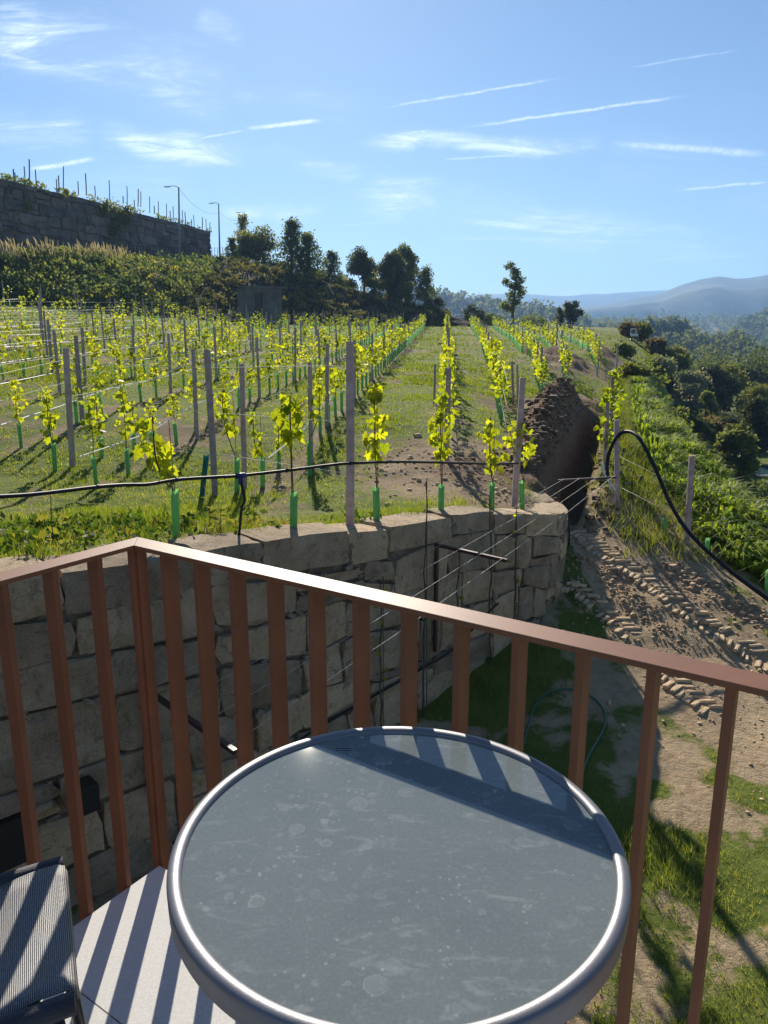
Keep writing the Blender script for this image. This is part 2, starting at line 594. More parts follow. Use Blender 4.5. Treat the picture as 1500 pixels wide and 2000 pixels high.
def z_right(x, y):
    b = np.interp(y, [2, 5, 8.8, 10.3, 12, 13, 14, 15.8, 18.7, 30, 45, 70, 105, 150], [-5, -5, -4.92, -4.68, -4.22, -3.95, -3.7, -3.38, -3.15, -2.7, -2.4, -1.9, -1.6, -4])
    b = b + .05 * (fbm(x * .9, y * .9, 3))
    d = (x - np.interp(y, _cs[:, 1], _cs[:, 0])) * .9
    low = np.interp(y, [0, 20, 30, 50, 75, 100, 130, 150, 200], [-8.5, -8.3, -8.7, -9.2, -8.8, -7.4, -6.6, -7, -18])
    z = b - .3 * np.maximum(d, 0) - 1.5 * np.maximum(d - np.interp(y, [19, 36], [2.1, .5]), 0)
    return np.where(z > low, z, low + .4 * np.exp(np.clip((z - low) / 2, -20, 0)) - .4)


def g_rel(x, y, detail=True):
    x = np.asarray(x, float); y = np.asarray(y, float)
    d, s, a = pdist(EDGE, x, y)
    sd = d * s - np.where(a < _wl, .3, 0)
    w = np.interp(a, [0, _wl - .3, _wl + 1.2, _wl + 6, _wl + 30], [.1, .1, .5, 1.0, 2.5])
    t = sstep(-1, 1, sd / w)
    z = z_right(x, y) * (1 - t) + z_upper(x, y) * t
    # spoil heap and trench
    dt, st, at_ = pdist(TRENCH, x, y)
    sdt = dt * st
    Lt = np.hypot(*np.diff(TRENCH, axis=0).T).sum()
    ends = sstep(0, 1.6, at_) * sstep(0, 2.0, Lt - at_)
    inside = (at_ > .01) & (at_ < Lt - .01)
    n1 = fbm(x * 1.1, y * 1.1, 4)
    hoff = np.interp(at_, [0, 3, 7, 14], [.62, .78, 1.05, 1.25])
    heap = np.exp(-((sdt - hoff) / (.52 * hoff)) ** 2) * (1.0 + .30 * n1 + .22 * np.sin(sdt * 2.0 + at_ * 5.2 + 4 * n1)) * np.where(inside, sstep(0, .8, at_) * .25 + .75, np.exp(-(np.maximum(dt - 1.0, 0) / .8) ** 2) * .45)
    heap = heap * sstep(0, .5, Lt + 1 - at_)
    heap = heap * (1 + .16 * fbm(x * 3.7 + 2, y * 3.7, 3))
    heap2 = np.exp(-((sdt + .85) / .45) ** 2) * .32 * ends * (1 + n1)
    z = z + np.interp(at_, [0, 4, 14], [.5, .72, .85]) * heap + heap2 - 1.3 * (1 - sstep(.22, .40, dt)) * ends
    # farther heaps
    for hx, hy, hr, hh, ra in ((10.6, 46.0, 4.2, .95, .25), (15.5, 54, 3.0, .8, .3)):
        c, s_ = math.cos(ra), math.sin(ra)
        xx = (x - hx) * c - (y - hy) * s_; yy = (x - hx) * s_ + (y - hy) * c
        z = z + hh * np.exp(-(xx / (hr * .45)) ** 2 - (yy / (hr * 1.3)) ** 2) * (1 + .6 * n1)
    D = np.hypot(x, y)
    far = -62 + 0 * D
    k = sstep(150, 340, D)
    z = z * (1 - k) + far * k
    if detail:
        z = z + .055 * fbm(x * 3.3 + 5, y * 3.3, 3) * np.exp(-((y - 11.5) / 3.0) ** 2) * (x > 2.6)
        z = z + .045 * fbm(x * 2.1, y * 2.1, 4) * np.exp(-D / 90)
    return z


def g(x, y):
    return g_rel(x, y) + H


def on_ground(px, py, d0=3.0, d1=230.0):
    r = ray(px, py); r = r / r[1]
    D = np.geomspace(d0, d1, 1600)
    zz = g(r[0] * D, D)
    below = (H + r[2] * D) < zz
    i = int(np.argmax(below)) if below.any() else len(D) - 1
    return np.array([r[0] * D[i], D[i], zz[i]])


# ground sheet: a fan of cells that get coarser with distance
na, nd = 340, 520
ang = np.concatenate([np.linspace(-1.15, -.68, 16)[:-1], np.linspace(-.68, .68, na), np.linspace(.68, 1.15, 16)[1:]])
dist = np.concatenate([np.geomspace(1.2, 230, nd), np.geomspace(240, 4700, 30)])
A, Dg = np.meshgrid(ang, dist)
GX, GY = Dg * np.sin(A), Dg * np.cos(A)
GZ = g(GX, GY)
nA = len(ang)
ii = np.arange((len(dist) - 1) * (nA - 1))
r_, c_ = ii // (nA - 1), ii % (nA - 1)
q = np.stack([r_ * nA + c_, r_ * nA + c_ + 1, (r_ + 1) * nA + c_ + 1, (r_ + 1) * nA + c_], 1)


def zones(x, y):
    """R grass cover, G pale sandy earth, B dark dug soil"""
    n = fbm(x * .55 + 9, y * .55, 4); n2 = fbm(x * 2.3, y * 2.3 + 4, 3)
    d, s, a = pdist(EDGE, x, y)
    sd = d * s
    u = lat(x, y)
    up = sd > 0
    grass = np.clip(.78 + .9 * n + .4 * n2, 0, 1)
    # worn strip beneath each row, sandy patch in the aisle, churned headland by the trench
    k = np.abs(((u + 1.45) % 2.9) - 1.45)
    grass = np.where(up & (y > 12), grass * (1 - .55 * np.exp(-(k / .3) ** 2)), grass)
    grass = np.where(up, grass * (1 - .8 * np.exp(-((x - 1.2) / .75) ** 2 - ((y - 62) / 14) ** 2)), grass)
    ch = np.exp(-((x - (1.9 + (y - 13.5) * .1)) / 1.9) ** 2 - ((y - 13.8) / 2.4) ** 2)
    grass = np.where(up, grass * (1 - 1.15 * np.clip(ch * 1.5, 0, .87)), grass)
    # edge by the wall is dry and thin
    grass = grass * np.where(up & (sd < 1.4), .55 + .3 * sd, 1)
    # yard, track and ramp
    tr = sstep(0, 1, 1 - np.abs((x - np.interp(y, [3, 6, 9, 11, 13, 15], [7.5, 6.6, 5.1, 4.55, 4.25, 4.1])) / np.interp(y, [3, 9, 11, 13, 15], [2.2, 1.9, 1.35, 1.0, .8])))
    yard = np.clip(.52 + 1.25 * n + .8 * n2, 0, 1) * (1 - .95 * sstep(.12, .4, tr))
    grass = np.where(up, grass, np.where(y < 16, yard, .9))
    dt, st, at_ = pdist(TRENCH, x, y)
    soil = np.exp(-((dt * st - .55) / np.interp(at_, [0, 3, 7, 14], [.95, 1.1, 1.4, 1.6])) ** 4) * sstep(31, 28.5, y)
    soil = np.maximum(soil, .85 * np.exp(-((x - 10.6) / 2.2) ** 2 - ((y - 46) / 5) ** 2))
    soil = np.maximum(soil, .85 * np.exp(-((x - 15.5) / 1.6) ** 2 - ((y - 54) / 3.4) ** 2))
    soil = np.maximum(soil, .75 * np.where(up, ch, 0) * sstep(-.1, .3, n + .1 * y - 1.3))
    dirt = np.where(up, .3 + .5 * n, .75 + .4 * n)
    return np.clip(np.stack([grass * (1 - soil), np.clip(dirt, 0, 1), soil], -1), 0, 1)


ZN = zones(GX.ravel(), GY.ravel())


def mat_ground():
    m, N, b, out = mat_new('ground_cover')
    geo = N.n('ShaderNodeNewGeometry'); P = geo.outputs['Position']
    vc = N.n('ShaderNodeVertexColor'); vc.layer_name = 'Col'
    sp = N.n('ShaderNodeSeparateColor'); N.l(vc.outputs[0], sp.inputs[0])
    nf = N.noise(P, 7.0, 6, 0.7); nm = N.noise(P, 1.3, 5, 0.6); ng = N.noise(P, 55.0, 3, 0.6); nl = N.noise(P, .12, 4, .6)
    dirt = N.ramp(nf, [(.25, (.30, .21, .125)), (.5, (.52, .39, .24)), (.8, (.66, .53, .36))])
    brown = N.ramp(nm, [(.3, (.115, .078, .048)), (.7, (.24, .175, .11))])
    earth = N.mix(sp.outputs[1], brown, dirt)
    soil = N.ramp(nf, [(.3, (.10, .064, .040)), (.7, (.30, .195, .115))])
    gr = N.ramp(N.math('ADD', N.math('MULTIPLY', nm, .6), N.math('MULTIPLY', ng, .4)), [(.32, (.060, .092, .015)), (.52, (.125, .165, .028)), (.72, (.21, .225, .056))])
    far = N.ramp(nl, [(.35, (.028, .045, .018)), (.65, (.09, .10, .04))])
    cd_ = N.n('ShaderNodeVectorMath', operation='LENGTH'); N.l(P, cd_.inputs[0])
    gr = N.mix(N.maprange(cd_.outputs['Value'], 120, 260), gr, far)
    th = N.math('ADD', sp.outputs[0], N.math('MULTIPLY', N.math('SUBTRACT', nf, .5), 1.1))
    c = N.mix(N.maprange(th, .32, .62), earth, gr)
    c = N.mix(N.maprange(N.math('ADD', sp.outputs[2], N.math('MULTIPLY', N.math('SUBTRACT', nf, .5), .5)), .3, .6), c, soil)
    N.l(c, b.inputs['Base Color'])
    b.inputs['Roughness'].default_value = .95
    b.inputs['Specular IOR Level'].default_value = .15
    bp = N.n('ShaderNodeBump', i_Strength=.9, i_Distance=.08)
    N.l(N.math('ADD', N.noise(P, 11.0, 8, .72), N.math('MULTIPLY', ng, .25)), bp.inputs['Height'])
    N.l(bp.outputs[0], b.inputs['Normal'])
    return m


M['ground'] = mat_ground()
tag(link('ground', mesh_np('ground', np.stack([GX, GY, GZ], -1).reshape(-1, 3), q, col=ZN, smooth=True, mat=M['ground'])), kind='structure')


# ------------------------------------------------------------------ leaf cards and plants
def leaf_cards(P, size, rng, flat=0.0, elong=1.7, asp=None):
    """folded diamond leaves at points P; size scalar or array. returns verts, quads"""
    n = len(P)
    size = np.broadcast_to(np.asarray(size, float), (n,))[:, None]
    d = rng.normal(size=(n, 3)); d[:, 2] -= flat
    d /= np.linalg.norm(d, axis=1)[:, None]
    t = rng.normal(size=(n, 3)); t -= (t * d).sum(1)[:, None] * d
    t /= np.linalg.norm(t, axis=1)[:, None]
    nn = np.cross(d, t)
    V = np.empty((n, 4, 3))
    V[:, 0] = P
    V[:, 1] = P + d * size * .5 * elong * .9 + t * size * .5 + nn * size * .14
    V[:, 2] = P + d * size * elong
    V[:, 3] = P + d * size * .5 * elong * .9 - t * size * .5 + nn * size * .14
    return V.reshape(-1, 3), np.arange(4 * n).reshape(n, 4)


def lobed_leaf():
    """a five-lobed vine leaf, stalk at the origin, lying along +y, slightly cupped"""
    out = [(0, 0), (.30, -.12), (.50, .10), (.36, .30), (.56, .56), (.26, .58), (.20, .80), (0, 1.05), (-.20, .80), (-.26, .58), (-.56, .56), (-.36, .30), (-.50, .10), (-.30, -.12)]
    V = [(0, .42, -.05)] + [(x, y, .16 * abs(x) + .05 * (y - .5) ** 2 - .03) for x, y in out]
    n = len(out)
    return V, [(0, 1 + i, 1 + (i + 1) % n) for i in range(n)]


LV, LF = lobed_leaf()
leaf_mesh = bpy.data.meshes.new('leaf'); leaf_mesh.from_pydata(LV, [], LF); leaf_mesh.materials.append(M['vleaf'])


def lobed_cloud(P, size, rng):
    n = len(P); V0 = np.array(LV)
    d = rng.normal(size=(n, 3)); d[:, 2] -= .5; d /= np.linalg.norm(d, axis=1)[:, None]
    t = rng.normal(size=(n, 3)); t -= (t * d).sum(1)[:, None] * d; t /= np.linalg.norm(t, axis=1)[:, None]
    nn = np.cross(t, d)
    s = np.broadcast_to(np.asarray(size, float), (n,))[:, None, None]
    V = P[:, None] + s * (V0[None, :, 0, None] * t[:, None] + V0[None, :, 1, None] * d[:, None] + V0[None, :, 2, None] * nn[:, None])
    T = np.array(LF)[None] + (np.arange(n) * len(V0))[:, None, None]
    return V.reshape(-1, 3), T.reshape(-1, 3)


def crown_points(style, n, h, r, rng):
    """points of a crown: trunk foot at origin, height h, radius r"""
    if style == 'conifer':
        k = max(7, int(h * 1.5)); P = []
        for i in range(k):
            f = i / k
            z = h * (.14 + .84 * f); rr = r * (1 - f) ** .6 * rng.uniform(.75, 1.15)
            nb = rng.integers(4, 7)
            a0 = rng.uniform(0, 6.3)
            for b in range(nb):
                a = a0 + 6.283 * b / nb + rng.normal() * .2
                m = max(2, int(n / (k * 5.5)))
                t = rng.random(m) ** .45
                L = rr * rng.uniform(.45, 1.3)
                P.append(np.stack([np.cos(a) * L * t, np.sin(a) * L * t, z + h * .055 * t + 0 * t], 1) + rng.normal(size=(m, 3)) * (.05 * r + .02 * h))
        return np.concatenate(P)
    if style == 'slender':
        cs = [(rng.normal() * r * .42, rng.normal() * r * .42, h * (.30 + .68 * (i / 15)), r * rng.uniform(.28, .5)) for i in range(16)]
    elif style == 'round':
        cs = []
        for i in range(22):
            v = rng.normal(size=3); v /= np.linalg.norm(v); v *= rng.random() ** .4
            cs.append((v[0] * r * .72, v[1] * r * .72, h * .56 + v[2] * h * .34, r * rng.uniform(.28, .45)))
    elif style == 'dome':
        cs = []
        for i in range(30):
            v = rng.normal(size=3); v /= np.linalg.norm(v)
            cs.append((v[0] * r * .62, v[1] * r * .62, h * .52 + v[2] * h * .34, r * rng.uniform(.3, .42)))
    else:                                      # bush
        cs = []
        for i in range(14):
            v = rng.normal(size=3); v /= np.linalg.norm(v)
            cs.append((v[0] * r * .62, v[1] * r * .62, h * .42 + v[2] * h * .30, r * rng.uniform(.3, .5)))
    w = np.array([c[3] ** 2 for c in cs]); w /= w.sum()
    idx = rng.choice(len(cs), n, p=w)
    C = np.array(cs)[idx]
    v = rng.normal(size=(n, 3)); v /= np.linalg.norm(v, axis=1)[:, None]
    v *= (rng.random(n) ** .45)[:, None] * C[:, 3:4]
    v[:, 2] *= .8
    P = C[:, :3] + v
    P[:, 2] = np.maximum(P[:, 2], .03 * h)
    return P


def tree(name, label, cat, base, h, r, style, leafmat, n=900, leaf=.3, group=None, seed=0, trunk=True, bare=None):
    rng = np.random.default_rng(seed + 100)
    o = thing(name, label, cat, tuple(base), 0, group)
    P = crown_points(style, n, h, r, rng)
    V, Q = leaf_cards(P, leaf * rng.uniform(.6, 1.3, len(P)), rng, .2)
    link('crown', mesh_np('crown', V, Q, mat=leafmat), o)
    if trunk:
        mb = MB()
        top = h * (.92 if style in ('conifer', 'slender') else .6)
        lean = rng.normal(size=2) * .03 * h
        pts = [(lean[0] * t ** 2 + .04 * r * math.sin(5 * t + seed), lean[1] * t ** 2, -.25 + (top + .25) * t) for t in np.linspace(0, 1, 7)]
        r0 = max(.03, h * .022)
        mb.tube(pts, [r0 * (1.25 - 1.1 * t) + .008 for t in np.linspace(0, 1, 7)], 7)
        for i in range(7 if style != 'bush' else 4):
            t = rng.uniform(.3, .95); a = rng.uniform(0, 6.3)
            p = Vector(pts[int(t * 6)])
            e = p + Vector((math.cos(a) * r * .6, math.sin(a) * r * .6, h * rng.uniform(.08, .22)))
            mb.tube([p, (p + e) / 2 + Vector((0, 0, .03 * h)), e], [r0 * .5, r0 * .32, r0 * .12], 5)
        mb.build('trunk', M['bark'], o, True)
    return o


# ------------------------------------------------------------------ stones
def stone_face(rng, c4, bulge, depth, n=4):
    """one wall stone: corner points c4 (s,t) lower-left.. counter-clockwise in wall coordinates -> verts (s,t,out), quads"""
    V = []; tilt = rng.normal(size=2) * .3
    gr = [0, .07] + [(i - 1) / (n - 2) * .86 + .07 for i in range(2, n - 1)] + [.93, 1]
    for j in range(n + 1):
        for i in range(n + 1):
            a, b = gr[i], gr[j]
            x, y = 2 * a - 1, 2 * b - 1
            k = 1 - .05 * (abs(x) ** 4) * (abs(y) ** 4) * 2
            aa, bb = .5 + .5 * x * k, .5 + .5 * y * k
            p = (1 - aa) * (1 - bb) * c4[0] + aa * (1 - bb) * c4[1] + aa * bb * c4[2] + (1 - aa) * bb * c4[3]
            e = max(abs(x), abs(y))
            o = bulge * (1 - .8 * (e == 1)) * (.72 + tilt[0] * x + tilt[1] * y) + rng.normal() * .013 * (1 if e < 1 else .4)
            V.append((p[0] + (rng.normal() * .014 if e == 1 else 0), p[1] + (rng.normal() * .014 if e == 1 else 0), o))
    Fq = [(j * (n + 1) + i, j * (n + 1) + i + 1, (j + 1) * (n + 1) + i + 1, (j + 1) * (n + 1) + i) for j in range(n) for i in range(n)]
    ring = [i for i in range(n + 1)] + [(j + 1) * (n + 1) + n for j in range(n)] + [n * (n + 1) + n - 1 - i for i in range(n)] + [(n - 1 - j) * (n + 1) for j in range(n - 1)]
    b0 = len(V)
    for i in ring:
        V.append((V[i][0], V[i][1], -depth))
    m = len(ring)
    Fq += [(ring[(k + 1) % m], ring[k], b0 + k, b0 + (k + 1) % m) for k in range(m)]
    return V, Fq


def rounded_box(rng, sx, sy, sz, p=7, noise=.02, n=3):
    V = []; idx = {}; Fq = []

    def vid(x, y, z):
        k = (round(x * 2 * n), round(y * 2 * n), round(z * 2 * n))
        if k not in idx:
            v = np.array([x, y, z], float)
            l = (np.abs(v) ** p).sum() ** (1 / p)
            v = v / l + rng.normal(size=3) * noise
            idx[k] = len(V); V.append((v[0] * sx / 2, v[1] * sy / 2, v[2] * sz / 2))
        return idx[k]
    L = [2 * i / n - 1 for i in range(n + 1)]
    for ax in range(3):
        for sg in (-1, 1):
            for i in range(n):
                for j in range(n):
                    cs = []
                    for a, b in ((L[i], L[j]), (L[i + 1], L[j]), (L[i + 1], L[j + 1]), (L[i], L[j + 1])):
                        v = [0, 0, 0]; v[ax] = sg; v[(ax + 1) % 3] = a; v[(ax + 2) % 3] = b
                        cs.append(vid(*v))
                    Fq.append(tuple(cs if sg > 0 else cs[::-1]))
    return np.array(V), Fq


def sharpen(me, ang):
    me.polygons.foreach_set('use_smooth', [True] * len(me.polygons))
    b_ = bmesh.new(); b_.from_mesh(me)
    for e in b_.edges:
        if len(e.link_faces) == 2 and e.calc_face_angle(0) > ang: e.smooth = False
    b_.to_mesh(me); b_.free()


class Path:
    def __init__(s, P):
        s.P = np.asarray(P, float)
        s.s = np.concatenate([[0], np.cumsum(np.hypot(*np.diff(s.P[:, :2], axis=0).T))])
        s.L = s.s[-1]

    def pos(s, t):
        return np.array([np.interp(t, s.s, s.P[:, k]) for k in range(s.P.shape[1])])

    def nrm(s, t):
        a, b = s.pos(max(t - .25, 0)), s.pos(min(t + .25, s.L))
        d = b - a; l = math.hypot(d[0], d[1])
        return np.array([d[1] / l, -d[0] / l])


def stone_wall(name, label, path, ztop, zbot, heights, wid, mat, mortar, bulge, gap, seed, thick, capw=None, chink=0):
    """ztop(s), zbot(s) heights; courses follow the top edge; every stone is a child named stone"""
    rng = np.random.default_rng(seed)
    root = thing(name, label, 'stone wall')
    # body behind the stones
    ns = int(path.L / max(.25, thick)) + 2
    V = []; Fq = []
    for i in range(ns):
        s = path.L * i / (ns - 1)
        p, n = path.pos(s), path.nrm(s)
        for o, z in ((-bulge - .03, zbot(s) - .3), (-bulge - .03, ztop(s) - .09), (-thick, ztop(s) - .09), (-thick, zbot(s) - .3)):
            V.append((p[0] + n[0] * o, p[1] + n[1] * o, z))
    for i in range(ns - 1):
        for k in range(4):
            Fq.append((i * 4 + k, i * 4 + (k + 1) % 4, (i + 1) * 4 + (k + 1) % 4, (i + 1) * 4 + k))
    Fq += [(3, 2, 1, 0), tuple((ns - 1) * 4 + k for k in range(4))]
    mb = MB(); mb.add(V, Fq); mb.build('mortar_core', mortar, root)
    t0 = 0.0
    cnt = 0
    joints = []
    warp = lambda s, j: (.22 * vnoise(s * .45 / max(.6, thick), j * 3.7) + .20 * vnoise(s * 1.3 / max(.6, thick), j * 1.9 + 40)) * heights[min(j, len(heights) - 1)] * 1.6
    for j, hh in enumerate(heights):
        s = rng.uniform(-.5, 0) * wid
        while s < path.L:
            w = wid * rng.choice([rng.uniform(.4, .8), rng.uniform(.8, 1.25), rng.uniform(1.2, 1.75)])
            s0, s1 = max(s, 0), min(s + w, path.L)
            s += w
            if s1 - s0 < .2 * wid: continue
            sm = (s0 + s1) / 2
            if ztop(sm) - t0 < zbot(sm) - .1: continue
            jt = lambda: rng.normal() * (.022 if chink else .036) * wid
            g2 = gap * rng.uniform(.7, 1.5)
            tp0 = t0 + (warp(s0, j) if j else 0); tp1 = t0 + (warp(s1, j) if j else 0)
            bt0 = t0 + hh + warp(s0, j + 1); bt1 = t0 + hh + warp(s1, j + 1)
            parts = [(tp0, tp1, bt0, bt1)]
            if j and rng.random() < .2:               # two thin stones where one would be
                f = rng.uniform(.35, .65)
                m0, m1 = tp0 + (bt0 - tp0) * f, tp1 + (bt1 - tp1) * f
                parts = [(tp0, tp1, m0, m1), (m0, m1, bt0, bt1)]
            for (a0, a1, b0, b1) in parts:
                if j == 0 and capw:
                    hgt = (b0 + b1) / 2 - gap
                    Vb, Fb = rounded_box(rng, (s1 - s0) - g2, capw * rng.uniform(.92, 1.05), hgt, 26, .035, 4)
                    lift = rng.uniform(-.02, .045)
                    Vs = [(sm + v[0], hgt / 2 - v[2] - lift, -capw / 2 + bulge + v[1] + 0) for v in Vb]
                    Fs = Fb
                else:
                    c4 = [np.array([s0 + g2 + jt(), b0 - g2 + jt()]), np.array([s1 - g2 + jt(), b1 - g2 + jt()]), np.array([s1 - g2 + jt(), a1 + g2 + jt()]), np.array([s0 + g2 + jt(), a0 + g2 + jt()])]
                    off = rng.normal() * bulge * .35
                    Vs, Fs = stone_face(rng, c4, bulge, bulge + .06)
                    Vs = [(v[0], v[1], v[2] + (off if v[2] > -bulge else 0)) for v in Vs]
                out = []
                zt = ztop(sm); sl = (ztop(min(sm + .2, path.L)) - ztop(max(sm - .2, 0))) / (min(sm + .2, path.L) - max(sm - .2, 0))
                for v in Vs:
                    p, n = path.pos(min(max(v[0], 0), path.L)), path.nrm(min(max(v[0], 0), path.L))
                    out.append((p[0] + n[0] * v[2], p[1] + n[1] * v[2], zt + sl * (v[0] - sm) - v[1]))
                c = np.mean(out, 0)
                me = bpy.data.meshes.new('stone')
                me.from_pydata([tuple(np.array(v) - c) for v in out], [], Fs)
                sharpen(me, .55)
                me.materials.append(mat)
                o = link('stone', me, root); o.location = c
                cnt += 1
                joints.append((s0, (a0 + b0) / 2)); joints.append((sm, b0)); joints.append((s1, b1))
        t0 += hh
    if chink:
        mb = MB()
        for k in range(chink):
            s, t = joints[rng.integers(len(joints))]
            s = min(max(s + rng.normal() * .09, .05), path.L - .05); t = t + rng.normal() * .05
            if ztop(s) - t < zbot(s) or t < .15: continue
            p, n = path.pos(s), path.nrm(s)
            Vb, Fb = rounded_box(rng, rng.uniform(.05, .15), .1, rng.uniform(.03, .08), 12, .16, 2)
            ca, sa = math.cos(rng.normal() * .5), math.sin(rng.normal() * .5)
            tx, ty = -n[1], n[0]
            mb.add([(p[0] + tx * (v[0] * ca - v[2] * sa) + n[0] * (v[1] - .035), p[1] + ty * (v[0] * ca - v[2] * sa) + n[1] * (v[1] - .035), ztop(s) - t + v[2] * ca + v[0] * sa) for v in Vb], Fb)
        tag(mb.build('chinking', M['chink'], root), kind='stuff')
    return root


wp = Path(WALL[6:])
def wall_top(s):
    p = wp.pos(s)
    n = wp.nrm(s)
    return float(z_upper(p[0] - n[0] * .4, p[1] - n[1] * .4)) + H + .06 + .05 * float(vnoise(s * .5, 3.3))
def wall_bot(s):
    p = wp.pos(s); n = wp.nrm(s)
    return float(z_right(p[0] + n[0] * .2, p[1] + n[1] * .2)) + H - .1
stone_wall('retaining_wall', 'curved granite retaining wall of rough stones below the vineyard, facing the balcony', wp, wall_top, wall_bot,
           [.36, .46, .40, .56, .42, .52, .46], .80, M['granite'], M['mortar'], .030, .004, 5, .62, capw=.62, chink=420)

# ------------------------------------------------------------------ balcony
RT = .935                                             # top of the handrail
ER = Vector((.8339, -.5519, 0)); EL = Vector((-.5626, -.8267, 0))
NR = Vector((-.5519, -.8339, 0)); NL = Vector((.8267, -.5626, 0))    # inward
CORN = Vector((-.625, 1.808, 0))                      # outer top corner of the handrail
DZ = .03
dc = CORN + (NR + NL) * .053
floor = tag(link('balcony_floor', None), kind='structure')
# slab under the tiles
def poly_prism(pts, z0, z1):
    mb = MB(); n = len(pts)
    V = [(p.x, p.y, z0) for p in pts] + [(p.x, p.y, z1) for p in pts]
    mb.add(V, [tuple(range(n - 1, -1, -1)), tuple(range(n, 2 * n))] + [(i, (i + 1) % n, n + (i + 1) % n, n + i) for i in range(n)])
    return mb
LR, LL = 4.2, 3.4
pts = [dc, dc + EL * LL, dc + EL * LL + ER * LR, dc + ER * LR]
poly_prism([p for p in pts], -.22, DZ - .012).build('slab', M['concrete'], floor)
# tiles laid square to the left edge
ts_a, ts_b = .72, .60
for i in range(6):
    for j in range(6):
        a0, a1 = i * ts_a, (i + 1) * ts_a - .003
        b0, b1 = j * ts_b - .235, (j + 1) * ts_b - .238
        b0 = max(b0, 0)
        if a0 > LR - .1 or b0 > LL - .1 or b1 < .02: continue
        a1, b1 = min(a1, LR), min(b1, LL)
        q4 = [dc + ER * a0 + EL * b0, dc + ER * a0 + EL * b1, dc + ER * a1 + EL * b1, dc + ER * a1 + EL * b0]
        poly_prism(q4, DZ - .012, DZ).build('tile', M['tile'], floor)
# house wall that carries the slab
hw = [dc + EL * .9 + ER * .9, dc + EL * LL + ER * .9, dc + EL * LL + ER * LR, dc + EL * .9 + ER * LR]
hwo = thing('house_wall', 'rendered house wall carrying the balcony slab from below', 'wall')
poly_prism(hw, -3.9, -.221).build('render_face', M['concrete'], hwo)

rl = thing('balcony_railing', 'brown painted steel railing with flat balusters around the balcony corner', 'railing', tuple(CORN))
HW, HT = .058, .011
def strip(P0, P1, P2, P3, z0, z1):
    return poly_prism([P0, P1, P2, P3], z0, z1)
O = Vector((0, 0, 0)); inn = (NR + NL) * HW
e = strip(O, inn, inn + ER * 4.2, ER * 4.2, RT - HT, RT).build('handrail', M['rail'], rl); bevel(e, .0015)
e = strip(O, EL * 3.4, inn + EL * 3.4, inn, RT - HT, RT).build('handrail', M['rail'], rl); bevel(e, .0015)
def baluster(c, t, n):
    mb = MB()
    w, d = .0145, .042
    z0, z1 = -.20, RT - HT - .0005
    V = []
    for z in (z0, z1):
        for a, b in ((-1, -1), (1, -1), (1, 1), (-1, 1)):
            p = c + t * (a * w / 2) + n * (b * d / 2); V.append((p.x, p.y, z))
    mb.add(V, [(3, 2, 1, 0), (4, 5, 6, 7), (0, 1, 5, 4), (1, 2, 6, 5), (2, 3, 7, 6), (3, 0, 4, 7)])
    bevel(mb.build('baluster', M['rail'], rl), .001, 1)
k = .034
while k < 4.1:
    baluster(ER * k + NR * .029, ER, NR); k += .1133
k = .034
while k < 3.3:
    baluster(EL * k + NL * .029, EL, NL); k += .1133
for T, N_ in ((ER, NR), (EL, NL)):                    # bottom fixing rail against the slab edge
    L = 4.2 if T is ER else 3.4
    strip(N_ * .0501 + T * .06, N_ * .0501 + T * L, N_ * .0525 + T * L, N_ * .0525 + T * .06, -.17, -.09).build('fixing_rail', M['rail'], rl)

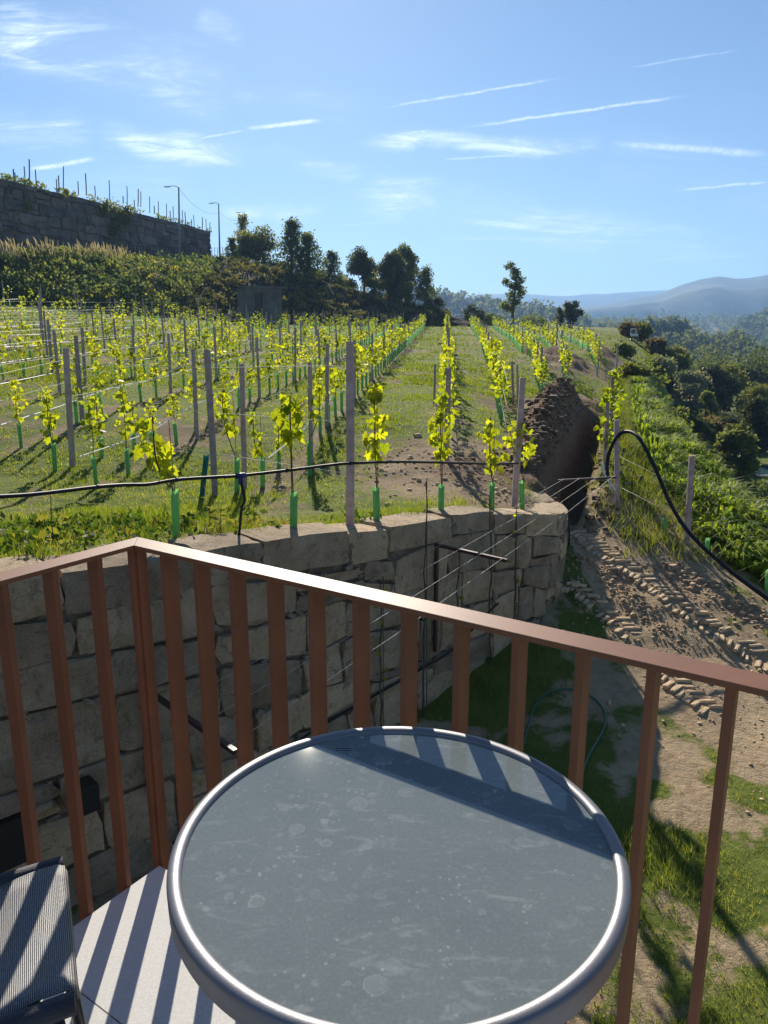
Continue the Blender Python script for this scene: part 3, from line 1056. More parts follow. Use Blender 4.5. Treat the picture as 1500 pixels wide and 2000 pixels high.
# ------------------------------------------------------------------ table
TZ = .757; TC = Vector((.0185, .874, 0)); TR = .2945
tb = thing('round_table', 'round bistro table with dusty grey glass top and metal rim', 'table', (TC.x, TC.y, DZ))
mb = MB(); zt = TZ - DZ
mb.lathe([(0.0001, zt), (TR - .009, zt), (TR - .009, zt - .005), (.0001, zt - .005)], 96)
def mat_glass():
    m, N, b, out = mat_new('dusty_glass')
    geo = N.n('ShaderNodeNewGeometry'); P = geo.outputs['Position']
    mp = N.n('ShaderNodeMapping'); N.l(P, mp.inputs[0])
    mp.inputs['Rotation'].default_value = (0, 0, math.radians(35)); mp.inputs['Scale'].default_value = (.55, 1.3, 1)
    big = N.noise(P, 5.0, 4, .6)
    blot = N.maprange(N.noise(mp.outputs[0], 34, 4, .6, .7), .54, .72)
    blot2 = N.maprange(N.noise(P, 80, 4, .6, .4), .60, .75)
    def spots(scale, r0, r1, thr):
        vo = N.n('ShaderNodeTexVoronoi'); vo.inputs['Scale'].default_value = scale; N.l(P, vo.inputs['Vector'])
        d = N.math('ADD', vo.outputs['Distance'], N.math('MULTIPLY', N.math('SUBTRACT', N.noise(P, scale * 2.2, 3, .6), .5), .22))
        spc = N.n('ShaderNodeSeparateColor'); N.l(vo.outputs['Color'], spc.inputs[0])
        on = N.math('GREATER_THAN', spc.outputs[0], thr)
        return d, on, spc.outputs[1]
    d, on, rr = spots(26, 0, 0, .72)
    rad = N.math('ADD', .16, N.math('MULTIPLY', rr, .26))
    x = N.math('SUBTRACT', d, rad)
    ring = N.math('MULTIPLY', N.maprange(N.math('ABSOLUTE', x), .0, .035, 1, 0), on)
    fill = N.math('MULTIPLY', N.maprange(x, -.05, .0, 1, 0), on)
    d3, on3, r3 = spots(58, 0, 0, .66)
    x3 = N.math('SUBTRACT', d3, N.math('ADD', .14, N.math('MULTIPLY', r3, .24)))
    ring3 = N.math('MULTIPLY', N.math('ADD', N.maprange(N.math('ABSOLUTE', x3), .0, .05, 1, 0), N.math('MULTIPLY', N.maprange(x3, -.06, .0, 1, 0), .55)), on3)
    d2, on2, r2 = spots(95, 0, 0, .80)
    dot = N.math('MULTIPLY', N.maprange(d2, .12, .26, 1, 0), on2)
    nn = N.maprange(N.noise(P, 6.5, 3, .6), .38, .62)
    dust = N.math('ADD', .24, N.math('MULTIPLY', N.maprange(big, .3, .7), .06))
    gritty = N.maprange(N.noise(P, 210, 6, .75), .42, .72)
    dust = N.math('ADD', dust, N.math('MULTIPLY', gritty, .10))
    for v, k in ((blot, .16), (blot2, .12)):
        dust = N.math('ADD', dust, N.math('MULTIPLY', v, k))
    for v, k in ((ring, .22), (fill, .10), (dot, .30), (ring3, .17)):
        dust = N.math('ADD', dust, N.math('MULTIPLY', N.math('MULTIPLY', v, nn), k))
    b.inputs['Base Color'].default_value = (.040, .060, .066, 1)
    b.inputs['Roughness'].default_value = .025
    b.inputs['Specular IOR Level'].default_value = .5
    df = N.n('ShaderNodeBsdfDiffuse'); df.inputs['Color'].default_value = (.58, .61, .58, 1); df.inputs['Roughness'].default_value = .5
    mx = N.n('ShaderNodeMixShader')
    N.l(dust, mx.inputs[0]); N.l(b.outputs[0], mx.inputs[1]); N.l(df.outputs[0], mx.inputs[2])
    N.l(mx.outputs[0], out.inputs[0])
    return m
M['glass'] = mat_glass()
mb.build('glass_top', M['glass'], tb)
mb = MB()
prof = []
for i in range(13):                                    # rolled rim, rounded on top, deep at the side
    t = math.pi * (-.05 + 1.1 * i / 12)
    prof.append((TR - .002 + .0095 * math.cos(math.pi - t), zt + .0005 + .0062 * math.sin(t)))
prof += [(TR + .0068, zt - .027), (TR + .002, zt - .032), (TR - .007, zt - .029), (TR - .0115, zt - .006)]
mb.lathe(prof, 128, close=True)
mb.build('rim', M['rimm'], tb, True)
for k in range(4):
    a = math.radians(40 + 90 * k)
    ca, sa = math.cos(a), math.sin(a)
    mb = MB()
    mb.tube(spline([(ca * .25, sa * .25, zt - .03), (ca * .2, sa * .2, zt - .2), (ca * .07, sa * .07, zt * .5), (ca * .16, sa * .16, .12), (ca * .27, sa * .27, .01)], 6), .011, 10)
    mb.build('leg', M['rimm'], tb, True)
mb = MB(); mb.lathe([(.055, zt * .5 - .01), (.068, zt * .5), (.055, zt * .5 + .01), (.05, zt * .5)], 24, close=True); mb.build('leg_ring', M['rimm'], tb, True)
mb = MB(); mb.lathe([(.0001, .0055), (.009, .0055), (.009, 0), (.0001, 0)], 12)
# small printed marks etched in the glass near its far edge
mb = MB()
p = atz(672, 1466, TZ) - np.array([TC.x, TC.y, DZ])
for dx, dy, w, h in ((0, 0, .026, .0006), (0, .006, .026, .0006), (-.013, .003, .0006, .0066), (.013, .003, .0006, .0066)):
    mb.box((p[0] + dx, p[1] + dy, zt + .0003), (w, h, .0004))
mb.build('etched_mark', M['black'], tb)

# ------------------------------------------------------------------ chair, seat seen at the lower left
def mat_sling():
    m, N, b, out = mat_new('sling_fabric')
    tc = N.n('ShaderNodeTexCoord')
    wv = []
    for ax in ('X', 'Y'):
        w = N.n('ShaderNodeTexWave'); w.wave_type = 'BANDS'; w.bands_direction = ax
        w.inputs['Scale'].default_value = 105; w.inputs['Distortion'].default_value = .6; w.inputs['Detail Scale'].default_value = 3
        N.l(tc.outputs['Object'], w.inputs['Vector']); wv.append(w.outputs['Fac'])
    wsum = N.math('ADD', N.math('MULTIPLY', wv[0], .35), N.math('MULTIPLY', wv[1], .65))
    nz = N.noise(tc.outputs['Object'], 300, 2)
    f = N.math('ADD', N.math('MULTIPLY', wsum, .75), N.math('MULTIPLY', nz, .4))
    N.l(N.ramp(f, [(.25, (.010, .012, .022)), (.6, (.11, .112, .12)), (.95, (.46, .45, .43))]), b.inputs['Base Color'])
    b.inputs['Roughness'].default_value = .5
    bp = N.n('ShaderNodeBump', i_Strength=.4, i_Distance=.002); N.l(wsum, bp.inputs['Height']); N.l(bp.outputs[0], b.inputs['Normal'])
    return m
M['sling'] = mat_sling()
M['slinghem'] = mat_simple('dark_hem', (.030, .033, .048), .6, var=.3, scale=300, bump=.3, bscale=400)
M['frame'] = mat_simple('charcoal_frame', (.028, .029, .033), .38, metal=.4)
SZ = .43
pA = atz(122, 1670, SZ + .03); pB = atz(146, 1957, SZ + .03)
fx = Vector(pB - pA); fx.z = 0; wch = fx.length; fx.normalize()        # along the front edge, towards the viewer
bk = Vector((fx.y, -fx.x, 0))
if bk.x > 0: bk = -bk
ch = thing('garden_chair', 'dark sling garden chair standing beside the table at the balcony edge', 'chair', (pA[0], pA[1], DZ), math.atan2(fx.y, fx.x))
# local axes: x along the front edge (0..wch), y towards the seat back or front depending on handedness
sgn = 1 if Vector((-fx.y, fx.x, 0)).dot(bk) > 0 else -1
sz = SZ + .03 - DZ
def sling(x0, x1, prof, nx, name, mat, sag):
    V = []; Fq = []
    n = len(prof)
    for j, (y, z) in enumerate(prof):
        for i in range(nx + 1):
            u = i / nx
            V.append((x0 + (x1 - x0) * u, sgn * y, z - sag * math.sin(math.pi * u) * (1 if 0 < j < n - 1 else .8)))
    for j in range(n - 1):
        for i in range(nx):
            Fq.append((j * (nx + 1) + i, j * (nx + 1) + i + 1, (j + 1) * (nx + 1) + i + 1, (j + 1) * (nx + 1) + i))
    mb = MB(); mb.add(V, Fq)
    o = mb.build(name, mat, ch, True)
    md = o.modifiers.new('thick', 'SOLIDIFY'); md.thickness = .0025
    return o
seatp = [(-.004, sz - .022), (0.0, sz - .006), (.012, sz)] + [(.04 + .42 * t, sz - .012 * math.sin(t * 3) - .03 * t) for t in np.linspace(0, 1, 8)]
sling(.026, wch - .026, seatp, 10, 'seat', M['sling'], .014)
backp = [(.47 + .14 * t, sz + .02 + .48 * t) for t in np.linspace(0, 1, 8)]
sling(.026, wch - .026, backp, 8, 'backrest', M['sling'], -.02)
for x in (.012, wch - .012):
    mb = MB()
    pr = spline([(x, sgn * .0, sz - .012), (x, sgn * .2, sz - .018), (x, sgn * .43, sz - .03), (x, sgn * .5, sz + .08), (x, sgn * .62, sz + .52)], 6)
    mb.tube(pr, .017, 10); mb.build('side_rail', M['slinghem'], ch, True)
    mb = MB(); mb.tube([(x, sgn * .03, sz - .02), (x, sgn * .0, .006)], .0125, 10); mb.build('leg', M['frame'], ch, True)
    mb = MB(); mb.tube([(x, sgn * .43, sz - .03), (x, sgn * .52, .006)], .0125, 10); mb.build('leg', M['frame'], ch, True)
mb = MB(); mb.tube([(.012, sgn * .06, sz - .06), (wch - .012, sgn * .06, sz - .06)], .01, 8); mb.build('crossbar', M['frame'], ch, True)
mb = MB(); mb.tube([(.012, sgn * .42, sz - .06), (wch - .012, sgn * .42, sz - .06)], .01, 8); mb.build('crossbar', M['frame'], ch, True)


# ------------------------------------------------------------------ fittings on the retaining wall
def wall_hit(px, py, out=0.0):
    """point of the wall face on a sight line"""
    r = ray(px, py); r = r / r[1]
    best = None
    for s in np.linspace(0, wp.L, 1500):
        p = wp.pos(s)
        e = abs(p[0] - r[0] * p[1])
        if best is None or e < best[0]: best = (e, s)
    s = best[1]; p = wp.pos(s); n = wp.nrm(s)
    return Vector((p[0] + n[0] * out, p[1] + n[1] * out, H + r[2] * p[1])), Vector((n[0], n[1], 0)), s


P_, n_, s_ = wall_hit(147, 1537, .13)
bx = thing('wall_lamp', 'black box lamp fixed low on the granite wall behind the left balusters', 'lamp', tuple(P_), math.atan2(n_.y, n_.x))
mb = MB(); mb.box((.06, 0, 0), (.20, .20, .24)); bevel(mb.build('housing', M['boxm'], bx), .004)
mb = MB(); mb.box((-.09, 0, 0), (.12, .12, .14)); mb.build('back_plate', M['boxm'], bx)
mb = MB(); mb.box((.06, 0, -.123), (.14, .14, .006)); mb.build('lens', M['frame'], bx)
P_, n_, s_ = wall_hit(8, 1640, .0)
op = thing('wall_drain', 'dark square drain opening at the foot of the wall by the left edge', 'drain', tuple(P_), math.atan2(n_.y, n_.x))
mb = MB(); mb.box((.06, 0, 0), (.12, .30, .42)); mb.build('drain_mouth', M['boxm'], op)

arm_ends = []
for (pa, pbm, pe, lab) in (((270, 1335), (262, 1560), (460, 1412), 'dark steel bracket arm on the wall seen between the left balusters'),
                           ((842, 1062), (833, 1272), (990, 1086), 'dark steel bracket with arm on the middle of the curved wall'),
                           ((1084, 939), (1077, 1110), (1203, 948), 'dark steel bracket with arm near the far end of the curved wall')):
    a, n_, s_ = wall_hit(pa[0], pa[1], .09)
    b, _, _ = wall_hit(pbm[0], pbm[1], .09)
    # arm runs straight out from the wall, its length set by how far it reaches in the picture
    best = min(np.linspace(.2, 2.2, 80), key=lambda L: abs((750 + F * (a.x + n_.x * L) / ((a.y + n_.y * L) * CP - (a.z - H) * SP)) - pe[0]))
    o = thing('wire_bracket', lab, 'bracket', (a.x, a.y, b.z), 0, 'wire brackets on the retaining wall')
    loc = Vector((a.x, a.y, b.z))
    mb = MB(); mb.bar((0, 0, 0), (0, 0, a.z - b.z), .045, .045, n_); mb.build('upright', M['steel'], o)
    mb = MB(); mb.bar(Vector((0, 0, a.z - b.z)) - n_ * .03, Vector((0, 0, a.z - b.z)) + n_ * best, .04, .04); mb.build('arm', M['steel'], o)
    for f in (.12, .8):
        mb = MB(); mb.bar(Vector((0, 0, (a.z - b.z) * f)) - n_ * .10, Vector((0, 0, (a.z - b.z) * f)), .03, .03); mb.build('wall_fixing', M['steel'], o)
    arm_ends.append((a.copy(), a + n_ * best))
for i, f in enumerate((.08, .36, .66, .95)):
    pl = [A_.lerp(B_, f) + Vector((0, 0, .026)) for A_, B_ in arm_ends]
    mb = MB(); mb.tube([pl[0], (pl[0] + pl[1]) / 2 - Vector((0, 0, .03)), pl[1], (pl[1] + pl[2]) / 2 - Vector((0, 0, .03)), pl[2]], .0024, 5)
    tag(mb.build('trellis_wire', M['wire'], None, True), ['thin steel wire over the brackets, the one closest to the granite wall', 'thin steel wire over the brackets, second out from the granite wall',
        'thin steel wire over the brackets, third out from the granite wall', 'thin steel wire over the tips of the bracket arms'][i], 'wire', 'wires over the wall brackets')
# water pipe along the wall, climbing at its far end
pipe_px = [(330, 1640), (520, 1480), (650, 1395), (740, 1345), (820, 1300), (880, 1262), (960, 1180), (1040, 1128), (1076, 1110), (1098, 1075), (1106, 1045), (1100, 1010)]
pp = [wall_hit(x, y, .075)[0] for x, y in pipe_px]
mb = MB(); mb.tube(spline(pp, 5), .016, 7)
o = thing('wall_pipe', 'black water pipe running along the stone wall and rising at its end', 'pipe', tuple(pp[5]))
me_o = mb.build('pipe', M['black'], o, True); me_o.location = -pp[5]
mb = MB()
c = pp[8] - pp[5]; mb.tube([c - Vector((.05, .05, .03)), c + Vector((.05, .05, .03))], .028, 8); mb.build('blue_joint', M['bluep'], o, True)

# bare climbing stems on the wall face
stems = [((820, 940), (815, 1330), 'tall bare climbing stem on the wall left of the middle bracket'), ((946, 965), (944, 1340), 'bare climbing stem on the wall right of the middle bracket'),
         ((996, 1000), (990, 1260), 'bare climbing stem in line with the tip of the middle bracket arm'), ((1050, 960), (1042, 1215), 'thin bare climbing stem left of the far bracket'),
         ((886, 1070), (870, 1360), 'twisted bare stem on the wall between the middle bracket and the next stem'), ((735, 1130), (728, 1440), 'thin stem with a few leaves low on the wall behind the balusters')]
for i, (t, b_, lab) in enumerate(stems):
    p1 = wall_hit(t[0], t[1], .09)[0]; p0 = wall_hit(b_[0], b_[1], .13)[0]
    p0.z = float(g(p0.x, p0.y)) - .05
    rng = np.random.default_rng(i + 40)
    o = thing('climbing_stem', lab, 'vine', tuple(p0), 0, 'stems climbing the wall')
    mb = MB()
    d = p1 - p0
    mb.tube([d * t_ + Vector((rng.normal() * .018, rng.normal() * .01, 0)) for t_ in np.linspace(0, 1, 12)], np.linspace(.017, .007, 12), 6)
    mb.build('stem', M['bark'], o, True)
    mb = MB(); mb.tube([d * .05 + Vector((.03, 0, 0)), d * 1.0 + Vector((.015, 0, .05))], .007, 6); mb.build('stake', M['wood'], o, True)
    k = 10 if i in (2, 5) else 4
    for q_ in range(k):
        l = link('leaf', leaf_mesh, o)
        l.location = d * rng.uniform(.35, 1) + Vector(rng.normal(size=3) * .05)
        l.rotation_euler = rng.uniform(-1.5, 1.5, 3); l.scale = (.06,) * 3

# green hose lying in the shade
hp = [(1020, 1470), (1040, 1395), (1065, 1360), (1110, 1351), (1150, 1362), (1178, 1390), (1180, 1425), (1150, 1480), (1120, 1560), (1085, 1650)]
hp = [Vector(on_ground(x, y)) + Vector((0, 0, .03)) for x, y in hp]
mb = MB(); mb.tube(spline(hp, 5), .014, 7)
tag(mb.build('garden_hose', M['hose'], None, True), 'green garden hose curling over the shaded ground below the railing', 'hose')

# big black pipe arching from the post and down across the track
ap = [(1186, 930, 15.0), (1188, 890, 14.9), (1206, 852, 14.75), (1228, 843, 14.5), (1250, 858, 14.1), (1280, 915, 13.5), (1310, 985, 12.9), (1350, 1045, 12.3), (1420, 1110, 11.7), (1500, 1170, 11.2), (1590, 1230, 10.8)]
ap = spline([at(*p) for p in ap], 6)
for p in ap:
    p.z = max(p.z, float(g(p.x, p.y)) + .05)
mb = MB(); mb.tube(ap, .035, 10)
tag(mb.build('water_pipe', M['black'], None, True), 'thick black pipe arching from a post down across the dirt track', 'pipe')
wpts = spline([at(1178, 905, 14.9), at(1180, 925, 14.85), at(1192, 945, 14.8), at(1202, 958, 14.7)], 5)
mb = MB(); mb.tube(wpts, .022, 7); tag(mb.build('white_pipe', M['white'], None, True), 'short bent white pipe hanging beside the post at the black pipe', 'pipe')

# irrigation pipe above the front row, with a blue tee
fp = [(-60, 972, 5.0), (60, 966, 5.5), (190, 951, 6.1), (245, 947, 6.4), (290, 946, 6.6), (345, 937, 6.85), (420, 932, 7.1), (470, 929, 7.35), (560, 919, 7.7), (640, 909, 8.05), (684, 905, 8.15), (780, 902, 9.0), (880, 904, 10.2), (960, 906, 11.3), (1012, 905, 12.1)]
fpv = spline([at(*p) for p in fp], 5)
o = thing('irrigation_pipe', 'black irrigation pipe with a blue tee stretched in front of the vines', 'pipe', tuple(at(470, 929, 7.35)))
c0 = Vector(o.location)
mb = MB(); mb.tube(fpv, .0165, 8); e = mb.build('pipe', M['black'], o, True); e.location = -c0
tt = Vector(at(470, 929, 7.35)); dv = (Vector(at(480, 928, 7.4)) - tt).normalized()
mb = MB(); mb.tube([-dv * .055, dv * .055], .029, 10); mb.tube([(0, 0, 0), (0, 0, -.085)], .026, 10); mb.build('tee', M['bluep'], o, True)
gb = Vector(on_ground(466, 1066)); dn = spline([tt + Vector((0, 0, -.07)), tt + Vector((.03, 0, -.25)), (tt + gb) / 2 + Vector((.02, 0, 0)), gb], 5)
mb = MB(); mb.tube(dn, .0145, 7); e = mb.build('drop_pipe', M['black'], o, True); e.location = -c0
mb = MB()
for x, y, D in ((190, 951, 6.1), (345, 937, 6.85), (440, 931, 7.22), (684, 905, 8.15), (560, 919, 7.7)):
    p = Vector(at(x, y, D)) - c0; mb.tube([p - dv * .012, p + dv * .012], .021, 8)
mb.build('clip', M['black'], o, True)

# ------------------------------------------------------------------ vineyard: posts, tubes, vines, wires
def post_mesh(h, w, seed):
    rng = np.random.default_rng(seed)
    mb = MB(); n = 7; V = []
    for i in range(n):
        t = i / (n - 1); z = -.35 + (h + .35) * t
        k = 1.04 - .1 * t
        for a, b in ((-1, -1), (1, -1), (1, 1), (-1, 1)):
            for (da, db) in (((.0, .25), (.25, .0)) if a * b > 0 else ((.25, 0), (0, .25))):
                x = a * (1 - da * 1) * w / 2 * k; y = b * (1 - db * 1) * w / 2 * k
                V.append((x + rng.normal() * .002, y + rng.normal() * .002, z + (rng.normal() * .004 if i == n - 1 else 0)))
    Fq = [(i * 8 + k, i * 8 + (k + 1) % 8, (i + 1) * 8 + (k + 1) % 8, (i + 1) * 8 + k) for i in range(n - 1) for k in range(8)]
    mb.add(V, Fq + [tuple((n - 1) * 8 + k for k in range(8))])
    return mb.mesh('vine_post', M['post'])
POSTM = [post_mesh(1.9, .085, i) for i in range(4)]
POST_LIST = []
def put_post(p, label, group, h=1.9, w=.085, tilt=(0, 0), rz=None):
    o = link('vine_post', POSTM[len(POST_LIST) % 4])
    o.location = p; o.scale = (w / .085, w / .085, h / 1.9)
    o.rotation_euler = (tilt[0], tilt[1], random.uniform(-.5, .5) if rz is None else rz)
    tag(o, label, 'post', group); POST_LIST.append(o)
    return o


def project(p):
    fw = p[1] * CP - (p[2] - H) * SP; up = p[1] * SP + (p[2] - H) * CP
    return 750 + F * p[0] / fw, 1000 - F * up / fw


near_posts = [
    # base px, top px, label, width
    ((684, 1033), (684, 668), 'tall pinkish granite post standing at the edge of the wall, tallest in front', .098),
    ((421, 968), (404, 683), 'leaning granite post with a blue-green tube leaning behind it', .092),
    ((478, 955), (472, 711), 'granite post just left of the blue tee of the pipe', .078),
    ((142, 914), (128, 680), 'granite post at the left, first in front of the vines', .09),
    ((161, 823), (148, 656), 'granite post right behind the first post at the left', .085),
    ((167, 752), (160, 640), 'granite post third in line behind the first post at the left', .085),
    ((385, 858), (377, 682), 'slim granite post left of the leaning granite post', .075),
    ((608, 905), (605, 708), 'granite post between the tall front post and the blue tee', .075),
    ((334, 776), (329, 652), 'slim granite post among the vines left of the leaning granite post', .075),
    ((1004, 990), (1021, 738), 'leaning granite post at the end of the curved wall beside the dug soil', .098),
    ((1205, 991), (1204, 820), 'granite post carrying the arching black pipe', .09),
    ((1181, 914), (1187, 784), 'granite post behind the arching pipe wrapped by a climbing vine', .085),
    ((1193, 860), (1196, 736), 'granite post on the bank edge, second behind the arching pipe', .085),
    ((1200, 790), (1206, 682), 'granite post on the bank edge farthest behind the arching pipe', .085),
    ((1341, 1062), (1351, 890), 'granite post on the green bank right of the black pipe', .10),
    ((848, 790), (850, 712), 'thin granite post at the start of the middle vine row', .07),
    ((1003, 790), (1000, 706), 'thin granite post left of the leaning post at the end of the wall', .07),
    ((1012, 800), (1010, 712), 'thin granite post just behind the leaning post at the end of the wall', .07),
]
NEARP = []
for b_, t_, lab, w in near_posts:
    p = Vector(on_ground(*b_))
    top = Vector(at(t_[0], t_[1], p.y))
    d = top - p
    o = put_post(p, lab, 'granite vine posts', d.length, w, rz=.2)
    ax = Vector((0, 0, 1)).rotation_difference(d.normalized())
    o.rotation_euler = ax.to_euler()
    NEARP.append((p, top))

# green tubes ------------------------------------------------------------------
def tube_mesh(h, r, mat):
    mb = MB(); n = 10; V = []; Fq = []
    for j, (rr, z) in enumerate(((r, -.04), (r * 1.0, h * .5), (r * 1.06, h), (r * .93, h - .002), (r * .88, h * .5), (r * .88, -.03))):
        for k in range(n):
            a = 6.2832 * k / n
            x, y = math.cos(a), math.sin(a)
            V.append((x * rr * 1.0, y * rr * .85, z + (.012 * math.sin(2 * a) if z > h * .9 else 0)))
    for j in range(5):
        for k in range(n):
            Fq.append((j * n + k, j * n + (k + 1) % n, (j + 1) * n + (k + 1) % n, (j + 1) * n + k))
    mb.add(V, Fq)
    return mb.mesh('vine_tube', mat, True)
TUBEM = tube_mesh(.5, .042, M['tube']); TUBEB = tube_mesh(.5, .042, M['tubeb'])
def put_tube(p, label, h=.5, w=1.0, mesh=None, tilt=None):
    o = link('vine_tube', mesh or TUBEM)
    o.location = p; o.scale = (w, w, h / .5)
    o.rotation_euler = tilt or (random.uniform(-.05, .05), random.uniform(-.05, .05), random.uniform(0, 3))
    return tag(o, label, 'vine tube', 'green tubes around the young vines')


# vines ------------------------------------------------------------------------
def vine_points(rng, n, z0, z1, r):
    z = z0 + (z1 - z0) * rng.random(n) ** .9
    env = r * (.45 + .75 * np.sin(np.pi * np.clip((z - z0) / (z1 - z0), .05, .95)))
    a = rng.uniform(0, 6.283, n); q_ = env * rng.random(n) ** .6
    return np.stack([np.cos(a) * q_, np.sin(a) * q_, z], 1)


def stem_mesh(rng, h):
    mb = MB()
    mb.tube([(rng.normal() * .012 * (i > 0), rng.normal() * .012 * (i > 0), -.05 + (h + .05) * i / 6) for i in range(7)], np.linspace(.011, .004, 7), 5)
    return mb.mesh('stem', M['bark'], True)


near_vines = [
    # tube base px, tube top px, foliage px (x0,x1,y0,y1), label of vine, label of tube, leaf count
    ((345, 1063), (341, 958), (285, 345, 808, 935), 'young vine drooping left above the biggest green tube', 'biggest green tube, right behind the railing corner', 34),
    ((573, 1053), (574, 963), (535, 612, 768, 865), 'young vine with broad yellow leaves left of the tall front post', 'green tube left of the tall front post', 42),
    ((736, 1033), (734, 952), (705, 760, 738, 900), 'tall young vine just right of the tall front post', 'green tube just right of the tall front post', 44),
    ((861, 1014), (862, 947), (834, 882, 765, 905), 'dense young vine in front of the middle grass aisle', 'green tube on the wall edge in front of the middle vine row', 44),
    ((960, 1004), (961, 943), (920, 985, 812, 918), 'bushy young vine left of the leaning post at the end of the wall', 'green tube left of the leaning post at the end of the wall', 40),
    ((1020, 995), (1019, 940), (975, 1038, 820, 905), 'young vine spread around the leaning post at the end of the wall', 'green tube right of the leaning post at the end of the wall', 34),
    ((108, 920), (104, 866), (82, 128, 772, 862), 'young vine left of the first post at the left', 'green tube left of the first post at the left', 30),
    ((198, 896), (197, 855), (180, 213, 772, 850), 'small young vine right of the first post at the left', 'green tube right of the first post at the left', 22),
    ((263, 882), (260, 846), (252, 278, 780, 845), 'small sparse young vine with reddish tips above the left grass', 'green tube of the small sparse vine in the left grass', 18),
    ((463, 962), (463, 896), (422, 466, 760, 850), 'young vine between the leaning post and the blue tee post', 'green tube between the leaning post and the blue tee post', 34),
    ((513, 952), (513, 893), (488, 512, 800, 885), 'slender young vine right of the blue tee post', 'green tube right of the blue tee post', 22),
    ((545, 916), (544, 882), (532, 560, 795, 880), 'slender young vine behind the broad yellow vine', 'green tube behind the broad yellow vine', 22),
    ((605, 930), (604, 862), (612, 640, 748, 830), 'young vine right of the slim post behind the front row', 'green tube beside the slim post behind the front row', 26),
]
for i, (tb_, tt_, fo, lv, lt, nl) in enumerate(near_vines):
    rng = np.random.default_rng(500 + i)
    p = Vector(on_ground(*tb_)); top = Vector(at(tt_[0], tt_[1], p.y))
    h = (top - p).length
    sc = F / p.y
    tb = put_tube(p, lt, h, 1.0, tilt=(0, 0, .3 * i)); tb.rotation_euler = Vector((0, 0, 1)).rotation_difference((top - p).normalized()).to_euler()
    z0 = at(tt_[0], fo[3], p.y)[2] - p.z; z1 = at(tt_[0], fo[2], p.y)[2] - p.z
    cx = ((fo[0] + fo[1]) / 2 - project(p)[0]) / sc; rx = (fo[1] - fo[0]) / 2 / sc
    v = thing('grape_vine', lv, 'grape vine', tuple(p), 0, 'young grape vines')
    mb = MB()
    mb.tube(spline([(0, 0, 0), (0, 0, h), (cx * .35, 0, (z0 + h) / 2), (cx, 0, z0 + .3 * (z1 - z0)), (cx * 1.05, .02, z1 - .03)], 4), .0085, 6); mb.build('stem', M['bark'], v, True)
    mb = MB(); mb.tube([(.02, .01, 0), (.0, .01, z1 * .95)], .0045, 5); mb.build('stake', M['wood'], v, True)
    nl = int(nl * 1.45)
    P = vine_points(rng, nl, z0 + .03, z1 - .02, rx * .80)
    for k in range(nl):
        l = link('leaf', leaf_mesh, v)
        zz = (P[k, 2] - z0) / max(.1, z1 - z0)
        l.location = (cx * min(1, .3 + zz) + P[k, 0] + (0 if i else -.10 * zz), P[k, 1], P[k, 2])
        s_ = rng.uniform(.5, 1.2) * (.145 - .045 * zz)
        l.scale = (s_, s_, s_)
        l.rotation_euler = (rng.uniform(-2.3, -.6), rng.uniform(-.7, .7), rng.uniform(0, 6.28))
# leaning blue-green tube
p = Vector(on_ground(394, 972)); top = Vector(at(403, 890, p.y))
tb = put_tube(p, 'dark blue-green tube leaning behind the leaning granite post', (top - p).length, 1.0, TUBEB)
tb.rotation_euler = Vector((0, 0, 1)).rotation_difference((top - p).normalized()).to_euler()
for b_, t_, lab in (((1297, 1047), (1296, 1012), 'pale green tube under the post on the green bank'), ((1380, 1085), (1382, 1052), 'pale green tube right of the post on the green bank'),
                    ((1497, 1160), (1493, 1115), 'pale green tube at the right edge of the picture by the black pipe')):
    p = Vector(on_ground(*b_)); top = Vector(at(t_[0], t_[1], p.y)); put_tube(p, lab, (top - p).length)

VAR = []
for k in range(8):
    rng = np.random.default_rng(800 + k)
    h = rng.uniform(1.15, 1.6)
    P = vine_points(rng, int(rng.uniform(46, 84)), .60, h, rng.uniform(.13, .22))
    V, T = lobed_cloud(P, rng.uniform(.045, .118, len(P)), rng)
    lm = mesh_np('foliage', V, tris=T, mat=M['vleaf'])
    P = vine_points(rng, int(rng.uniform(34, 56)), .60, h, rng.uniform(.14, .24))
    V, Q = leaf_cards(P, rng.uniform(.09, .16, len(P)), rng, .3, 1.15)
    # far version: stem and foliage in one mesh
    sm = stem_mesh(rng, h * .9)
    s_me = sm.copy(); s_me.name = 'grape_vine'
    import bmesh
    bm = bmesh.new(); bm.from_mesh(sm)
    tmp = mesh_np('tmp', V, Q); bm.from_mesh(tmp)
    bm.faces.ensure_lookup_table()
    nst = len(sm.polygons)
    for i_, f_ in enumerate(bm.faces): f_.material_index = 0 if i_ < nst else 1
    s_me.materials.clear(); s_me.materials.append(M['bark']); s_me.materials.append(M['vleaf']); bm.to_mesh(s_me); bm.free()
    VAR.append((sm, lm, s_me, V, Q))

